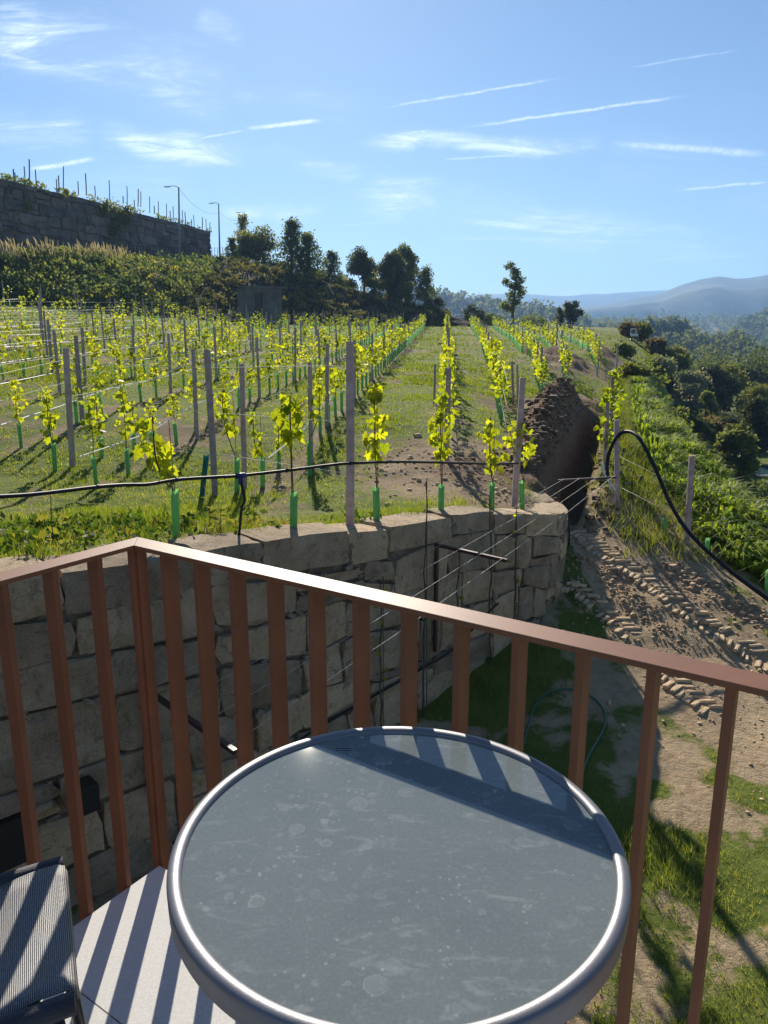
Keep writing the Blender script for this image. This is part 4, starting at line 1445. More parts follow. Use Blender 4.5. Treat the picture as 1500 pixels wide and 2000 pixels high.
ROWV = Vector((math.sin(math.radians(4.7)), math.cos(math.radians(4.7)), 0))
PERP = Vector((ROWV.y, -ROWV.x, 0))
def y_end(x): return np.interp(x, [-40, -32, -18, 4, 12, 30], [58, 62, 76, 101, 100, 96])
RIGHT_ROWS = {1: ([12, 15.5, 35, 64, 100, 120], [2.2, 2.6, 5.0, 8.1, 11.4, 13.2]), 2: ([20, 24, 42.4, 66.7, 100, 120], [4.7, 5.3, 8.4, 11.3, 14.3, 16]),
              3: ([30, 42, 66, 100, 120], [7.6, 9.9, 14.0, 17.4, 19]), 4: ([36, 46, 66, 100, 120], [10.4, 13.0, 16.9, 20.5, 22])}
def rowx(k, y):
    return float(np.interp(y, *RIGHT_ROWS[k])) if k in RIGHT_ROWS else .0822 * y + (2.9 * k + .05) * 1.0034
rows = []
for k in range(-15, 5):
    y0 = {0: 14.3, 1: 16.5, 2: 24.5, 3: 36.0, 4: 42.0}.get(k)
    if y0 is None:
        y0 = max(12.2 + .35 * k, 9.5)
    rows.append((k, k, y0))
rowpt = rowx
cand = []
postc = []
for k, u, y0 in rows:
    y = y0 + random.uniform(0, .6)
    i = 0
    while True:
        x = float(rowpt(u, y))
        if y > y_end(x): break
        if abs(x / y) < .62 and random.random() < (1 if k > -3 else .8 if k > -7 else .6):
            cand.append((y, x, k, i))
        y += 1.25 + random.uniform(-.12, .12); i += 1
    y = y0 + .4
    while True:
        x = float(rowpt(u, y))
        if y > y_end(x) + 2.5: break
        if abs(x / y) < .6: postc.append((y, x, k))
        y += 5.6
def clear(x, y, r):
    for (p, t) in NEARP:
        if math.hypot(p.x - x, p.y - y) < r: return False
    return True
heap_clear = lambda x, y: not (pdist(TRENCH, np.array(x), np.array(y))[0] < 1.9 and y < 29)
nearv_pos = [Vector(on_ground(*v[0])) for v in near_vines]
cand = [c for c in cand if heap_clear(c[1], c[0]) and not (abs(c[1] - 10.6) < 1.6 and abs(c[0] - 46) < 4.5)]
def hidden(c):
    return min((Vector((c[1], c[0])) - Vector((p.x, p.y))).length for p in nearv_pos) < .75
cand = [c for c in cand if not hidden(c)]
cand.sort(key=lambda c: c[0] * (1 + .15 * abs(c[1]) / c[0]))
ZC = lambda x, y: float(g(x, y))
NV = 285
ORD = ['first', 'second', 'third', 'fourth', 'fifth', 'sixth', 'seventh', 'eighth', 'ninth', 'tenth', 'eleventh', 'twelfth', 'thirteenth', 'fourteenth', 'fifteenth', 'sixteenth']
def ordn(n):
    return f"{n}{'th' if 10 < n % 100 < 14 else {1: 'st', 2: 'nd', 3: 'rd'}.get(n % 10, 'th')}"
def row_name(k):
    return 'row along the grass aisle' if k == 0 else (f'{ORD[abs(k) - 1]} row ' + ('right' if k > 0 else 'left') + ' of the grass aisle')
def row_label(what, k, n):
    near = ordn(n) + ' from the near end'
    return f'{what} {near}, {row_name(k)}'
def _old(what, k, y):
    near = 'front part' if y < 17 else ('nearer part' if y < 23 else ('middle part' if y < 31 else ('farther part' if y < 45 else 'far end')))
    return f'{what} {near}, {row_name(k)}'
vk = 0
farV, farQ, off = [], [], 0
farT = MB()
for n_i, (y, x, k, i) in enumerate(cand):
    z = ZC(x, y)
    var = VAR[vk % 8]; vk += 1
    miss = random.random() < .05
    rz = random.uniform(0, 6.28); sc = random.uniform(.72, 1.12) if k < -1 else random.uniform(.85, 1.2)
    if n_i < NV:
        lab = row_label('young vine', k, i + 1)
        if y < 22:
            v = thing('grape_vine', lab, 'grape vine', (x, y, z), rz, 'young grape vines')
            v.scale = (sc, sc, sc)
            link('stem', var[0], v); link('foliage', var[1], v)
        else:
            v = link('grape_vine', var[2]); v.location = (x, y, z); v.rotation_euler = (0, 0, rz); v.scale = (sc, sc, sc)
            tag(v, lab, 'grape vine', 'young grape vines')
        put_tube((x, y, z), row_label('green tube', k, i + 1), random.uniform(.42, .55))
    else:
        V = var[3][:84] if True else 0
        c, s_ = math.cos(rz), math.sin(rz)
        Vn = np.stack([(V[:, 0] * c - V[:, 1] * s_) * sc * 1.15 + x, (V[:, 0] * s_ + V[:, 1] * c) * sc * 1.15 + y, V[:, 2] * sc + z], 1)
        farV.append(Vn); farQ.append(np.arange(len(Vn)).reshape(-1, 4) + off); off += len(Vn)
        farT.tube([(x, y, z - .05), (x, y, z + .48)], .045, 5, False)
tag(link('far_vines', mesh_np('far_vines', np.concatenate(farV), np.concatenate(farQ), mat=M['vleaf'])), 'far rows of young vines merging below the bank', kind='stuff')
tag(farT.build('far_vine_tubes', M['tube']), 'green tubes of the far vine rows', kind='stuff')
postc.sort()
npost = 0; pord = {}
for (y, x, k) in postc:
    if not clear(x, y, 2.0) or not heap_clear(x, y): continue
    if y < 16 and k < 0: continue
    npost += 1; pord[k] = pord.get(k, 0) + 1
    if npost > 272: break
    put_post((x, y, ZC(x, y)), row_label('granite post', k, pord[k]), 'granite vine posts', random.uniform(1.75, 2.0), random.uniform(.07, .088), (random.uniform(-.03, .03), random.uniform(-.03, .03)))
# wires and white drip lines along the rows
for k, u, y0 in rows:
    ys = []
    y = y0
    while True:
        x = float(rowpt(u, y))
        if y > y_end(x): break
        ys.append(y); y += 2.8
    ys = [y for y in ys if abs(float(rowpt(u, y)) / y) < .68]
    if len(ys) < 3: continue
    for j, (hz, r) in enumerate(((.60, .012), (1.05, .003), (1.55, .003))):
        if k >= 0 and j == 0: r = .009
        if (r < .01 and k < -9) or (j == 0 and k < -8 and k % 2): continue
        pts = [(float(rowpt(u, y)), y, ZC(float(rowpt(u, y)), y) + hz - (.06 if (i % 2) else 0) * (1 if j == 0 else .4)) for i, y in enumerate(ys)]
        mb = MB(); mb.tube(pts, r * (.7 if k < -5 else 1), 4, False)
        if j == 0:
            tag(mb.build('drip_line', M['white'] if k < 0 else M['black'], None), ('black' if k >= 0 else 'white') + ' drip line hung low along the ' + row_name(k), 'pipe', 'drip lines along the vine rows')
        else:
            tag(mb.build('trellis_wire', M['wire'], None), ('lower' if j == 1 else 'upper') + ' thin trellis wire of the ' + row_name(k), 'wire', 'trellis wires along the vine rows')
# wires of the front row, running across from post to post
fr = [NEARP[3], NEARP[1], NEARP[0], NEARP[9]]
left_ext = (Vector(on_ground(-160, 985)), None)
for j, f in enumerate((.12, .42, .70)):
    pts = [p.lerp(t, 1 - f) for p, t in fr]
    st_ = pts[0] + (pts[0] - pts[1]) * 1.2
    st_.z = pts[0].z + .05
    mb = MB(); mb.tube([st_] + pts, .0032, 4)
    tag(mb.build('trellis_wire', M['wire'], None, True), ['top', 'middle', 'lowest'][j] + ' thin wire strung across the front row of granite posts', 'wire', 'wires of the front row')
for f in (.25, .6):
    pts = [NEARP[i][0].lerp(NEARP[i][1], f) for i in (10, 14)]
    e_ = pts[1] + (pts[1] - pts[0]) * 1.3
    mb = MB(); mb.tube([pts[0], pts[1], e_], .0026, 4)
    tag(mb.build('trellis_wire', M['wire'], None, True), ('lower' if f < .5 else 'upper') + ' thin wire from the arching-pipe post to the post on the green bank', 'wire', 'wires on the green bank')
# climbing vine on the bank-edge posts
for i, (pi, lab) in enumerate(((11, 'tall narrow vine wrapped round the second post behind the arching pipe'), (12, 'yellow vine on the third post along the bank edge'))):
    p, t = NEARP[pi]; rng = np.random.default_rng(77 + i)
    v = thing('grape_vine', lab, 'grape vine', tuple(p), 0, 'young grape vines')
    P = vine_points(rng, 150, .5, (t - p).length + .3, .26)
    V, T = lobed_cloud(P, rng.uniform(.07, .13, len(P)), rng)
    link('foliage', mesh_np('foliage', V, tris=T, mat=M['vleaf']), v); link('stem', stem_mesh(rng, 1.6), v)

# ------------------------------------------------------------------ grass and weeds
def blades(X, Y, hgt, wid, rng, col, lean=.45):
    n = len(X)
    Z = g(X, Y) - .01
    a = rng.uniform(0, 6.283, n); b = rng.uniform(0, 6.283, n)
    L = hgt * rng.uniform(.5, 1.3, n)
    l = rng.uniform(.1, lean, n) * L
    P = np.stack([X, Y, Z], 1)
    t = np.stack([np.cos(a), np.sin(a), 0 * a], 1) * (wid * rng.uniform(.6, 1.4, n))[:, None] * .5
    tip = np.stack([np.cos(b) * l, np.sin(b) * l, L], 1)
    V = np.empty((n, 3, 3)); V[:, 0] = P - t; V[:, 1] = P + t; V[:, 2] = P + tip
    C = np.repeat(col, 3, 0)
    return V.reshape(-1, 3), np.arange(3 * n).reshape(n, 3), C


def scatter_grass(name, n, d0, d1, a0, a1, hgt, wid, seed, fil, tone, kind='stuff', label=None, dryk=0.0):
    rng = np.random.default_rng(seed)
    D = d0 * (d1 / d0) ** rng.random(n) if d1 / d0 > 3 else np.sqrt(rng.uniform(d0 ** 2, d1 ** 2, n))
    A_ = rng.uniform(a0, a1, n)
    X, Y = D * np.sin(A_), D * np.cos(A_)
    keep = fil(X, Y, rng)
    X, Y = X[keep], Y[keep]
    nz = fbm(X * .8 + 31, Y * .8, 4)
    k = 5
    X = np.repeat(X, k) + rng.normal(size=len(X) * k) * .035; Y = np.repeat(Y, k) + rng.normal(size=len(Y) * k) * .035
    nz = np.repeat(nz, k); D = np.hypot(X, Y)
    hh = hgt * np.clip(1 + 1.5 * nz, .35, 2.2)
    ww = wid * np.maximum(1, D / 9)
    c1, c2, c3 = tone
    m = np.clip(.5 + 1.1 * nz + .9 * fbm(X * 3.1, Y * 3.1 + 7, 2) + .35 * rng.normal(size=len(X)), 0, 1)[:, None]
    col = np.array(c1) * (1 - m) + np.array(c2) * m
    dry = (rng.random(len(X)) < np.clip(.30 + dryk - .8 * nz, .05, .85))[:, None]
    col = np.where(dry, np.array(c3), col)
    V, T, C = blades(X, Y, hh, ww, rng, col)
    tag(link(name, mesh_np(name, V, tris=T, col=C, mat=M['grass'])), label, kind=kind)


def f_upper(x, y, rng):
    d, s, a = pdist(EDGE, x, y)
    z = zones(x, y)
    return (d * s > .45) & (rng.random(len(x)) < np.clip(z[:, 0] * 1.1 - z[:, 2], .03, 1)) & (z[:, 2] < .5)
def f_any(x, y, rng):
    z = zones(x, y)
    return (rng.random(len(x)) < np.clip(z[:, 0] * 1.1 - z[:, 2], .03, 1)) & (z[:, 2] < .5)
def f_lower(x, y, rng):
    d, s, a = pdist(EDGE, x, y)
    z = zones(x, y)
    return (d * s < -.1) & (rng.random(len(x)) < np.clip(z[:, 0] * 1.5 - .35, 0, 1)) & (z[:, 2] < .4)
tone = ((.75, .95, .8), (1.3, 1.3, .9), (2.3, 1.85, 3.6))
scatter_grass('field_grass', 52000, 4.5, 34, -.62, .30, .062, .009, 1, f_upper, tone)
scatter_grass('yard_grass', 22000, 3.0, 17, -.25, .75, .085, .008, 2, f_lower, ((.7, .82, .75), (1.25, 1.15, .9), (2.2, 1.7, 3.2)), dryk=.28)
scatter_grass('far_field_grass', 40000, 26, 110, -.62, .34, .10, .010, 7, f_any, tone)
# weeds on the strip right behind the wall: broader, taller
rng = np.random.default_rng(3)
n = 1300
D = rng.uniform(5.0, 9.6, n); A_ = rng.uniform(-.62, .0, n); X, Y = D * np.sin(A_), D * np.cos(A_)
k = f_upper(X, Y, rng) & (fbm(X * .8 + 3, Y * .8 + 8, 3) > -.05); X, Y = X[k], Y[k]
m = rng.integers(6, 14, len(X)); r_ = rng.uniform(.03, .10, len(X))
X2 = np.repeat(X, m); Y2 = np.repeat(Y, m); R2 = np.repeat(r_, m)
P = np.stack([X2 + rng.normal(size=len(X2)) * R2 * .5, Y2 + rng.normal(size=len(X2)) * R2 * .5, g(X2, Y2) + rng.uniform(0, 1, len(X2)) * R2 * 1.6], 1)
V, Q = leaf_cards(P, R2 * rng.uniform(.35, .7, len(X2)), rng, -.5, 2.2)
tn = np.array([[.5, .68, .8], [.75, .85, .8], [.38, .5, .6], [1.6, 1.2, 1.5]])[rng.choice(4, len(X), p=[.36, .28, .2, .16])]
tag(link('weeds', mesh_np('weeds', V, Q, col=np.repeat(np.repeat(tn, m, 0), 4, 0), mat=M['grass'])), 'low leafy weeds in the grass behind the wall', kind='stuff')
# a few tall thistle-like plants at the left of the front row
for i, (px, py, ty, lab) in enumerate(((410, 1040, 960, 'leafy thistle below the leaning blue-green tube'), (105, 1075, 940, 'tall thin seed stalk in the grass at the left behind the railing'), (430, 1050, 985, 'small leafy thistle left of the drop pipe'))):
    rng = np.random.default_rng(60 + i)
    p = on_ground(px, py); h = at(px, ty, p[1])[2] - p[2]
    o = thing('weed_plant', lab, 'plant', tuple(p))
    mb = MB(); mb.tube([(0, 0, -.03), (.01, 0, h * .5), (.03, .01, h)], [.006, .005, .002], 5); mb.build('stem', M['bark'], o)
    n = 16 if i != 1 else 8
    P = np.stack([rng.normal(size=n) * .01, rng.normal(size=n) * .01, h * rng.uniform(.1, .95, n)], 1)
    V, Q = leaf_cards(P, .05 if i != 1 else .02, rng, -.2, 2.8); link('leaves', mesh_np('leaves', V, Q, mat=M['midleaf']), o)
# dry tufts rooted in the cap joints of the wall
rng = np.random.default_rng(12)
s_ = rng.uniform(0, wp.L, 700); k_ = fbm(s_ * 1.7, 0 * s_ + 2.0, 3) > .02; s_ = s_[k_]
XY = np.array([wp.pos(s)[:2] - wp.nrm(s) * rng.uniform(.30, .75) for s in s_])
X = np.repeat(XY[:, 0], 6) + rng.normal(size=6 * len(XY)) * .05; Y = np.repeat(XY[:, 1], 6) + rng.normal(size=6 * len(XY)) * .05
V, T, C = blades(X, Y, np.full(len(X), .15), np.full(len(X), .008), rng, np.array([[.9, 1.0, .9], [1.9, 1.6, 2.6], [1.4, 1.3, 1.2]])[rng.integers(0, 3, len(X))], .8)
V[:, 2] += .07
tag(link('wall_cap_grass', mesh_np('wall_cap_grass', V, tris=T, col=C, mat=M['grass'])), kind='stuff')
# seedheads of red sorrel by the wall
rng = np.random.default_rng(9)
c0 = on_ground(530, 1045)
n = 260
X = c0[0] + rng.normal(size=n) * .30; Y = c0[1] + rng.normal(size=n) * .22
V, T, C = blades(X, Y, np.full(n, .15), np.full(n, .009), rng, np.tile([3.4, 1.2, 1.5], (n, 1)), .3)
tag(link('sorrel', mesh_np('sorrel', V, tris=T, col=C, mat=M['grass'])), 'reddish sorrel stalks behind the wall', kind='stuff')

# clods: on the spoil heap, along the trench, on the churned track
def clods(name, X, Y, S, mat, seed, lift=.3):
    rng = np.random.default_rng(seed)
    base, Fb = rounded_box(rng, 1, 1, .75, 4.5, .17, 2)
    n = len(X); m = len(base)
    Z = g(X, Y)
    a = rng.uniform(0, 6.283, n)
    V = np.empty((n, m, 3))
    bx = base[None] * S[:, None, None] * rng.uniform(.6, 1.4, (n, 1, 3))
    V[:, :, 0] = X[:, None] + bx[:, :, 0] * np.cos(a)[:, None] - bx[:, :, 1] * np.sin(a)[:, None]
    V[:, :, 1] = Y[:, None] + bx[:, :, 0] * np.sin(a)[:, None] + bx[:, :, 1] * np.cos(a)[:, None]
    V[:, :, 2] = Z[:, None] + bx[:, :, 2] + S[:, None] * lift * .5
    Q = np.array(Fb)[None] + (np.arange(n) * m)[:, None, None]
    tag(link(name, mesh_np(name, V.reshape(-1, 3), Q.reshape(-1, 4), smooth=True, mat=mat)), kind='stuff')
M['soil'] = mat_simple('dug_soil', (.15, .10, .065), .95, var=.5, scale=3, bump=.6, bscale=22)
M['sand'] = mat_simple('sandy_earth', (.52, .38, .235), .95, var=.3, scale=3, bump=.5, bscale=25)
rng = np.random.default_rng(21)
tp = Path(TRENCH)
ss = rng.uniform(-.3, tp.L, 2600); X = []; Y = []
for s in ss:
    p, n_ = tp.pos(max(s, 0)), tp.nrm(max(s, 0))
    o = rng.choice([-np.interp(s, [0, 3, 7, 14], [.62, .78, 1.05, 1.25]), .85], p=[.75, .25]) + rng.normal() * .42
    if abs(o) < .42: o = -.9
    X.append(p[0] + n_[0] * o); Y.append(p[1] + n_[1] * o)
clods('soil_clods', np.array(X), np.array(Y), rng.gamma(1.5, .030, len(X)) + .018, M['soil'], 1)
n = 700
X = rng.normal(size=n) * 1.5 + 2.2; Y = rng.normal(size=n) * 1.2 + 13.9
d, s, a = pdist(EDGE, X, Y); k = d * s > .6
clods('headland_clods', X[k], Y[k], rng.gamma(1.5, .016, n)[k] + .01, M['sand'], 2)
n = 1500
Y = rng.uniform(7.0, 14.5, n); X = np.interp(Y, [3, 6, 9, 11, 13, 15], [7.5, 6.6, 5.1, 4.55, 4.25, 4.1]) + rng.normal(size=n) * .85
clods('track_clods', X, Y, rng.gamma(1.4, .011, n) + .006, M['sand'], 3)

# crumbled ridges pushed up beside the wheel lines
M['ramp_soil'] = mat_simple('crumbled_earth', (.34, .24, .15), .95, var=.4, scale=4, bump=.6, bscale=25)
for k_, (pxs, nn, w_, sz_) in enumerate((([(1118, 1085), (1180, 1120), (1250, 1185), (1330, 1262)], 520, .15, .021), ([(1300, 1105), (1400, 1150), (1500, 1220)], 480, .18, .024), ([(1190, 1080), (1300, 1130), (1380, 1185)], 160, .08, .014), ([(1110, 1130), (1160, 1185), (1225, 1250)], 240, .12, .018))):
    rng = np.random.default_rng(80 + k_)
    Pk = Path([on_ground(*p) for p in pxs])
    ss = rng.uniform(0, Pk.L, nn); pp_ = np.array([Pk.pos(s)[:2] for s in ss]) + rng.normal(size=(nn, 2)) * w_
    clods('ridge_clods', pp_[:, 0], pp_[:, 1], rng.gamma(1.8, sz_ * .6, nn) + .008, M['ramp_soil'], 90 + k_)

# ridged prints of the digger's tyres
def tyre(pxs, width, label):
    P = Path([on_ground(*p) for p in pxs])
    mb = MB(); rng = np.random.default_rng(len(pxs)); s = 0
    while s < P.L:
        p, n_ = P.pos(s), P.nrm(s); t = np.array([-n_[1], n_[0]])
        for sg in (-1, 1):
            c = p[:2] + n_ * sg * width * .26
            Vb, Fb = rounded_box(rng, width * .58 * rng.uniform(.75, 1.1), .062 * rng.uniform(.75, 1.25), .07 * rng.uniform(.5, 1.15), 9, .09, 3)
            a = .45 * sg + rng.normal() * .09; c = c + n_ * rng.normal() * .025 + t * rng.normal() * .018
            ux = n_ * math.cos(a) + t * math.sin(a); uy = t * math.cos(a) - n_ * math.sin(a)
            zz = float(g(c[0], c[1])) + rng.uniform(-.008, .008)
            if rng.random() < .94:
                mb.add([(c[0] + ux[0] * v[0] + uy[0] * v[1], c[1] + ux[1] * v[0] + uy[1] * v[1], zz + v[2] + .0) for v in Vb], Fb)
        s += .125
    tag(mb.build('tyre_print', M['sand'], None), label, kind='stuff')
tyre([(1128, 1040), (1180, 1082), (1260, 1135), (1330, 1185), (1420, 1245), (1510, 1305)], .46, 'ridged tyre print along the upper side of the dirt track')
tyre([(1112, 1142), (1150, 1172), (1190, 1205), (1232, 1242)], .42, 'ridged tyre print beside the end of the curved wall')
tyre([(1285, 1310), (1335, 1350), (1385, 1385)], .40, 'short ridged tyre print on the lower track')

# ------------------------------------------------------------------ green strap-leaved plants on the bank
rng = np.random.default_rng(31)
n = 5200
Y = 10.5 + 31 * rng.random(n) ** 1.2
dd = rng.uniform(.1, 1, n) * np.interp(Y, [19, 36], [2.6, 1.0])
X = np.interp(Y, _cs[:, 1], _cs[:, 0]) + dd / .9 + .35 * (Y < 13)
k = (rng.random(n) < np.clip(.9 + .8 * fbm(X * .8, Y * .8, 3), .2, 1)) & (dd > .7 - .5 * sstep(15, 19, Y) - .4 * fbm(X, Y, 2))
X, Y = X[k], Y[k]
Z = g(X, Y)
Vs, Qs, Cs = [], [], []
nl = 13
n = len(X)
X = np.repeat(X, nl); Y = np.repeat(Y, nl); Z = np.repeat(Z, nl)
m = len(X)
a = rng.uniform(0, 6.283, m); L = rng.uniform(.25, .75, m) * np.clip(.85 + 1.1 * fbm(X * 1.3, Y * 1.3 + 3, 3), .35, 1.6); w = rng.uniform(.011, .026, m)
dx, dy = np.cos(a), np.sin(a)
V = np.empty((m, 6, 3)); t_ = np.stack([-dy, dx, 0 * a], 1)
for i, (r, h, ww) in enumerate(((.02, 0, .8), (.45, .62, 1.0), (1.0, rng.uniform(.25, .75, m), .15))):
    c = np.stack([X + dx * L * r * .8, Y + dy * L * r * .8, Z + L * h], 1)
    V[:, 2 * i] = c - t_ * (w * ww)[:, None]; V[:, 2 * i + 1] = c + t_ * (w * ww)[:, None]
b = np.arange(m) * 6
Q = np.concatenate([np.stack([b, b + 1, b + 3, b + 2], 1), np.stack([b + 2, b + 3, b + 5, b + 4], 1)])
col = np.repeat(rng.uniform(.7, 1.35, (m, 1)) * np.array([[1, 1, 1]]) * np.where(rng.random((m, 1)) < .12, np.array([[1.5, 1.2, .9]]), 1), 6, 0)
tag(link('bank_lilies', mesh_np('bank_lilies', V.reshape(-1, 3), Q, col=col, mat=M['bankleaf'])), 'bright green strap-leaved plants covering the right bank', kind='stuff')
# rough growth along the crest: dry grass and small brush
rng = np.random.default_rng(32)
n = 5200
Y = rng.uniform(13.0, 46, n); X = np.interp(Y, _cs[:, 1], _cs[:, 0]) + rng.normal(size=n) * .55 - .15
k = rng.random(n) < np.clip(.7 + .8 * fbm(X, Y, 3), .1, 1); X, Y = X[k], Y[k]
V, T, C = blades(np.repeat(X, 4) + rng.normal(size=4 * len(X)) * .06, np.repeat(Y, 4) + rng.normal(size=4 * len(X)) * .06, np.full(4 * len(X), .26), np.full(4 * len(X), .018), rng,
                 np.array([[1.0, 1.0, .9], [1.7, 1.35, 1.8], [2.1, 1.7, 2.6]])[rng.integers(0, 3, 4 * len(X))], .8)
tag(link('bank_crest_growth', mesh_np('bank_crest_growth', V, tris=T, col=C, mat=M['grass'])), kind='stuff')


# ------------------------------------------------------------------ the bank behind the field, ruled from foot to crest
base_xy = [(-62, 42), (-40, 57), (-32.5, 63), (-25, 70), (-18, 77.5), (-8, 89), (4, 102), (9, 104.5), (16, 105)]
crest_px = [(-330, 470, 60), (-160, 482, 63), (0, 497, 68.5), (60, 494, 72), (130, 498, 78), (200, 500, 84), (300, 510, 93), (370, 510, 100), (415, 505, 105), (450, 503, 104), (500, 512, 102), (545, 527, 101), (600, 537, 102), (650, 556, 104), (700, 570, 106), (760, 584, 108), (820, 601, 110), (870, 613, 111), (910, 625, 112), (960, 640, 112)]
CR = Path([at(x, y, D) for x, y, D in crest_px])
BP = Path(base_xy)
nu, nv = 220, 22
BV = np.zeros((nu, nv + 7, 3))
for i in range(nu):
    c = CR.pos(CR.L * i / (nu - 1))
    az = c[0] / c[1]
    # foot of the bank on the same bearing
    tt = np.linspace(0, BP.L, 800); bx_, by_ = np.interp(tt, BP.s, BP.P[:, 0]), np.interp(tt, BP.s, BP.P[:, 1])
    j = int(np.argmin(np.abs(bx_ / by_ - az)))
    b = np.array([bx_[j], by_[j], float(g(bx_[j], by_[j])) - .15])
    for k in range(nv):
        t = k / (nv - 1)
        p = b * (1 - t) + c * t
        p[2] = b[2] + (c[2] - b[2]) * (t ** .8)
        f = math.sin(math.pi * min(t * 1.02, 1))
        p[2] += f * (1.5 * fbm(c[0] * .22 + 3, t * 2.2, 4) + .3 * fbm(c[0] * 1.1, t * 9, 3))
        p[1] += f * .8 * float(fbm(c[0] * .3 + 50, t * 3, 3))
        BV[i, k] = p
    for k in range(7):
        e = np.array([0.0, 1.0])
        BV[i, nv + k] = (c[0] + .25 * k * (az) * 4, c[1] + [.5, 2, 5, 9, 16, 40, 90][k], c[2] + [.02, .05, .1, .1, -.6, -5, -25][k] - (0 if k < 4 else .3 * k))
nt = nv + 7
idx = np.arange((nu - 1) * (nt - 1)); r_, c_ = idx // (nt - 1), idx % (nt - 1)
Q = np.stack([r_ * nt + c_, (r_ + 1) * nt + c_, (r_ + 1) * nt + c_ + 1, r_ * nt + c_ + 1], 1)
def mat_bank():
    m, N, b, out = mat_new('bank_earth')
    P = N.n('ShaderNodeNewGeometry').outputs['Position']
    sx = N.n('ShaderNodeSeparateXYZ'); N.l(P, sx.inputs[0])
    n1 = N.noise(P, .35, 6, .65); n2 = N.noise(P, 2.2, 6, .7)
    v = N.math('ADD', N.math('MULTIPLY', n1, .55), N.math('MULTIPLY', n2, .45))
    grn = N.ramp(v, [(.3, (.045, .052, .018)), (.5, (.11, .115, .038)), (.66, (.20, .17, .08))])
    brn = N.ramp(v, [(.3, (.024, .019, .014)), (.55, (.075, .056, .036)), (.72, (.17, .13, .075))])
    k = N.maprange(N.math('ADD', sx.outputs[0], N.math('MULTIPLY', N.math('SUBTRACT', n1, .5), 14)), -25, -19)
    N.l(N.mix(k, grn, brn), b.inputs['Base Color'])
    b.inputs['Roughness'].default_value = .95; b.inputs['Specular IOR Level'].default_value = .1
    bp = N.n('ShaderNodeBump', i_Strength=1.0, i_Distance=.35); N.l(n2, bp.inputs['Height']); N.l(bp.outputs[0], b.inputs['Normal'])
    return m
M['bank'] = mat_bank()
tag(link('bank', mesh_np('bank', BV.reshape(-1, 3), Q, smooth=True, mat=M['bank'])), kind='structure')
# scrub over the bank
rng = np.random.default_rng(41)
VV, QQ, CC, off = [], [], [], 0
for i in range(1700):
    u = rng.random() * .93
    iu = int(u * (nu - 1)); k = int(rng.random() ** .9 * (nv - 1))
    p = BV[iu, k]
    brown = p[0] > -21
    if brown and rng.random() < .1: continue
    if abs(p[0] / p[1]) > .75: continue
    r = (.25 + 1.25 * rng.random() ** 2.2) * (1.0 if not brown else .65); n = int(20 + 30 * r)
    v = rng.normal(size=(n, 3)); v /= np.linalg.norm(v, axis=1)[:, None]; v *= (rng.random(n) ** .4)[:, None] * r
    v[:, 2] = np.abs(v[:, 2]) * .9
    V, Q = leaf_cards(p + v, rng.uniform(.14, .30, n), rng, -.3, 1.5)
    tc_ = np.array([[1, 1, 1], [.6, .75, .6], [1.35, 1.25, .8], [1.8, 1.35, .6], [.45, .55, .5]])[rng.choice(5, p=[.36, .26, .2, .06, .12])] if not brown else np.array([[.55, .45, .4], [.9, .7, .55], [.35, .38, .3]])[rng.integers(3)]
    VV.append(V); QQ.append(Q + off); off += len(V); CC.append(np.tile(tc_, (len(V), 1)))
tag(link('bank_scrub', mesh_np('bank_scrub', np.concatenate(VV), np.concatenate(QQ), col=np.concatenate(CC), mat=M['scrub'])), 'tangled scrub and heath growing over the bank behind the field', kind='stuff')
# pale dry plume grass on the left crest
rng = np.random.default_rng(42)
VV, QQ, off = [], [], 0
for i in range(300):
    px = rng.choice([rng.normal(197, 20), rng.normal(75, 30), rng.normal(20, 14), rng.uniform(0, 330)], p=[.5, .28, .15, .07])
    c = CR.P[:, 0]
    best = min(range(nu), key=lambda q_: abs(BV[q_, nv - 1][0] / BV[q_, nv - 1][1] - ray(px, 500)[0] / ray(px, 500)[1])) if i % 6 == 0 else best
    p = BV[best, nv - 1 - rng.integers(0, 4)] + rng.normal(size=3) * [.5, .3, .05]
    h = rng.uniform(.6, 1.7); l = rng.normal(size=2) * .25
    V = np.array([[p[0] - .02, p[1], p[2] - .1], [p[0] + .02, p[1], p[2] - .1], [p[0] + l[0] + .07, p[1] + l[1], p[2] + h * .85], [p[0] + l[0] * 1.3, p[1] + l[1], p[2] + h]])
    VV.append(V); QQ.append(np.array([[0, 1, 2, 3]]) + off); off += 4
M['plume'] = mat_leaf('dry_plume', (.15, .13, .09), (.30, .265, .20), .4, .8, .4)
tag(link('plume_grass', mesh_np('plume_grass', np.concatenate(VV), np.concatenate(QQ), mat=M['plume'])), 'pale dry plumes of tall grass along the left crest of the bank', kind='stuff')

# concrete shed set in the bank
sh = thing('concrete_shed', 'low grey concrete shed with a dark doorway set in the bank', 'shed', tuple(at(508, 597, 79.0)))
dv_ = Vector((.66, .75, 0)).normalized(); nv_ = Vector((dv_.y, -dv_.x, 0))
c0 = Vector(at(508, 575, 80.5)); L = 4.6; zb = float(g(c0.x, c0.y)) - .6; zt_ = at(508, 563, 80.5)[2]
def place(o): o.location = -Vector(sh.location)
w0, w1 = c0 - Vector((1, .25, 0)) * L * .5, c0 + Vector((1, .25, 0)) * L * .5
mb = MB(); fr_ = Vector((1, .25, 0)).normalized()
def sect(a, b, z0, z1, th=.3): mb.bar((w0 + fr_ * a).to_tuple()[:2] + ((z0 + z1) / 2,), (w0 + fr_ * b).to_tuple()[:2] + ((z0 + z1) / 2,), th, z1 - z0)
sect(0, 1.8, zb, zt_); sect(2.6, L, zb, zt_); sect(1.8, 2.6, zt_ - .35, zt_)
place(mb.build('wall', M['oldconcrete'], sh))
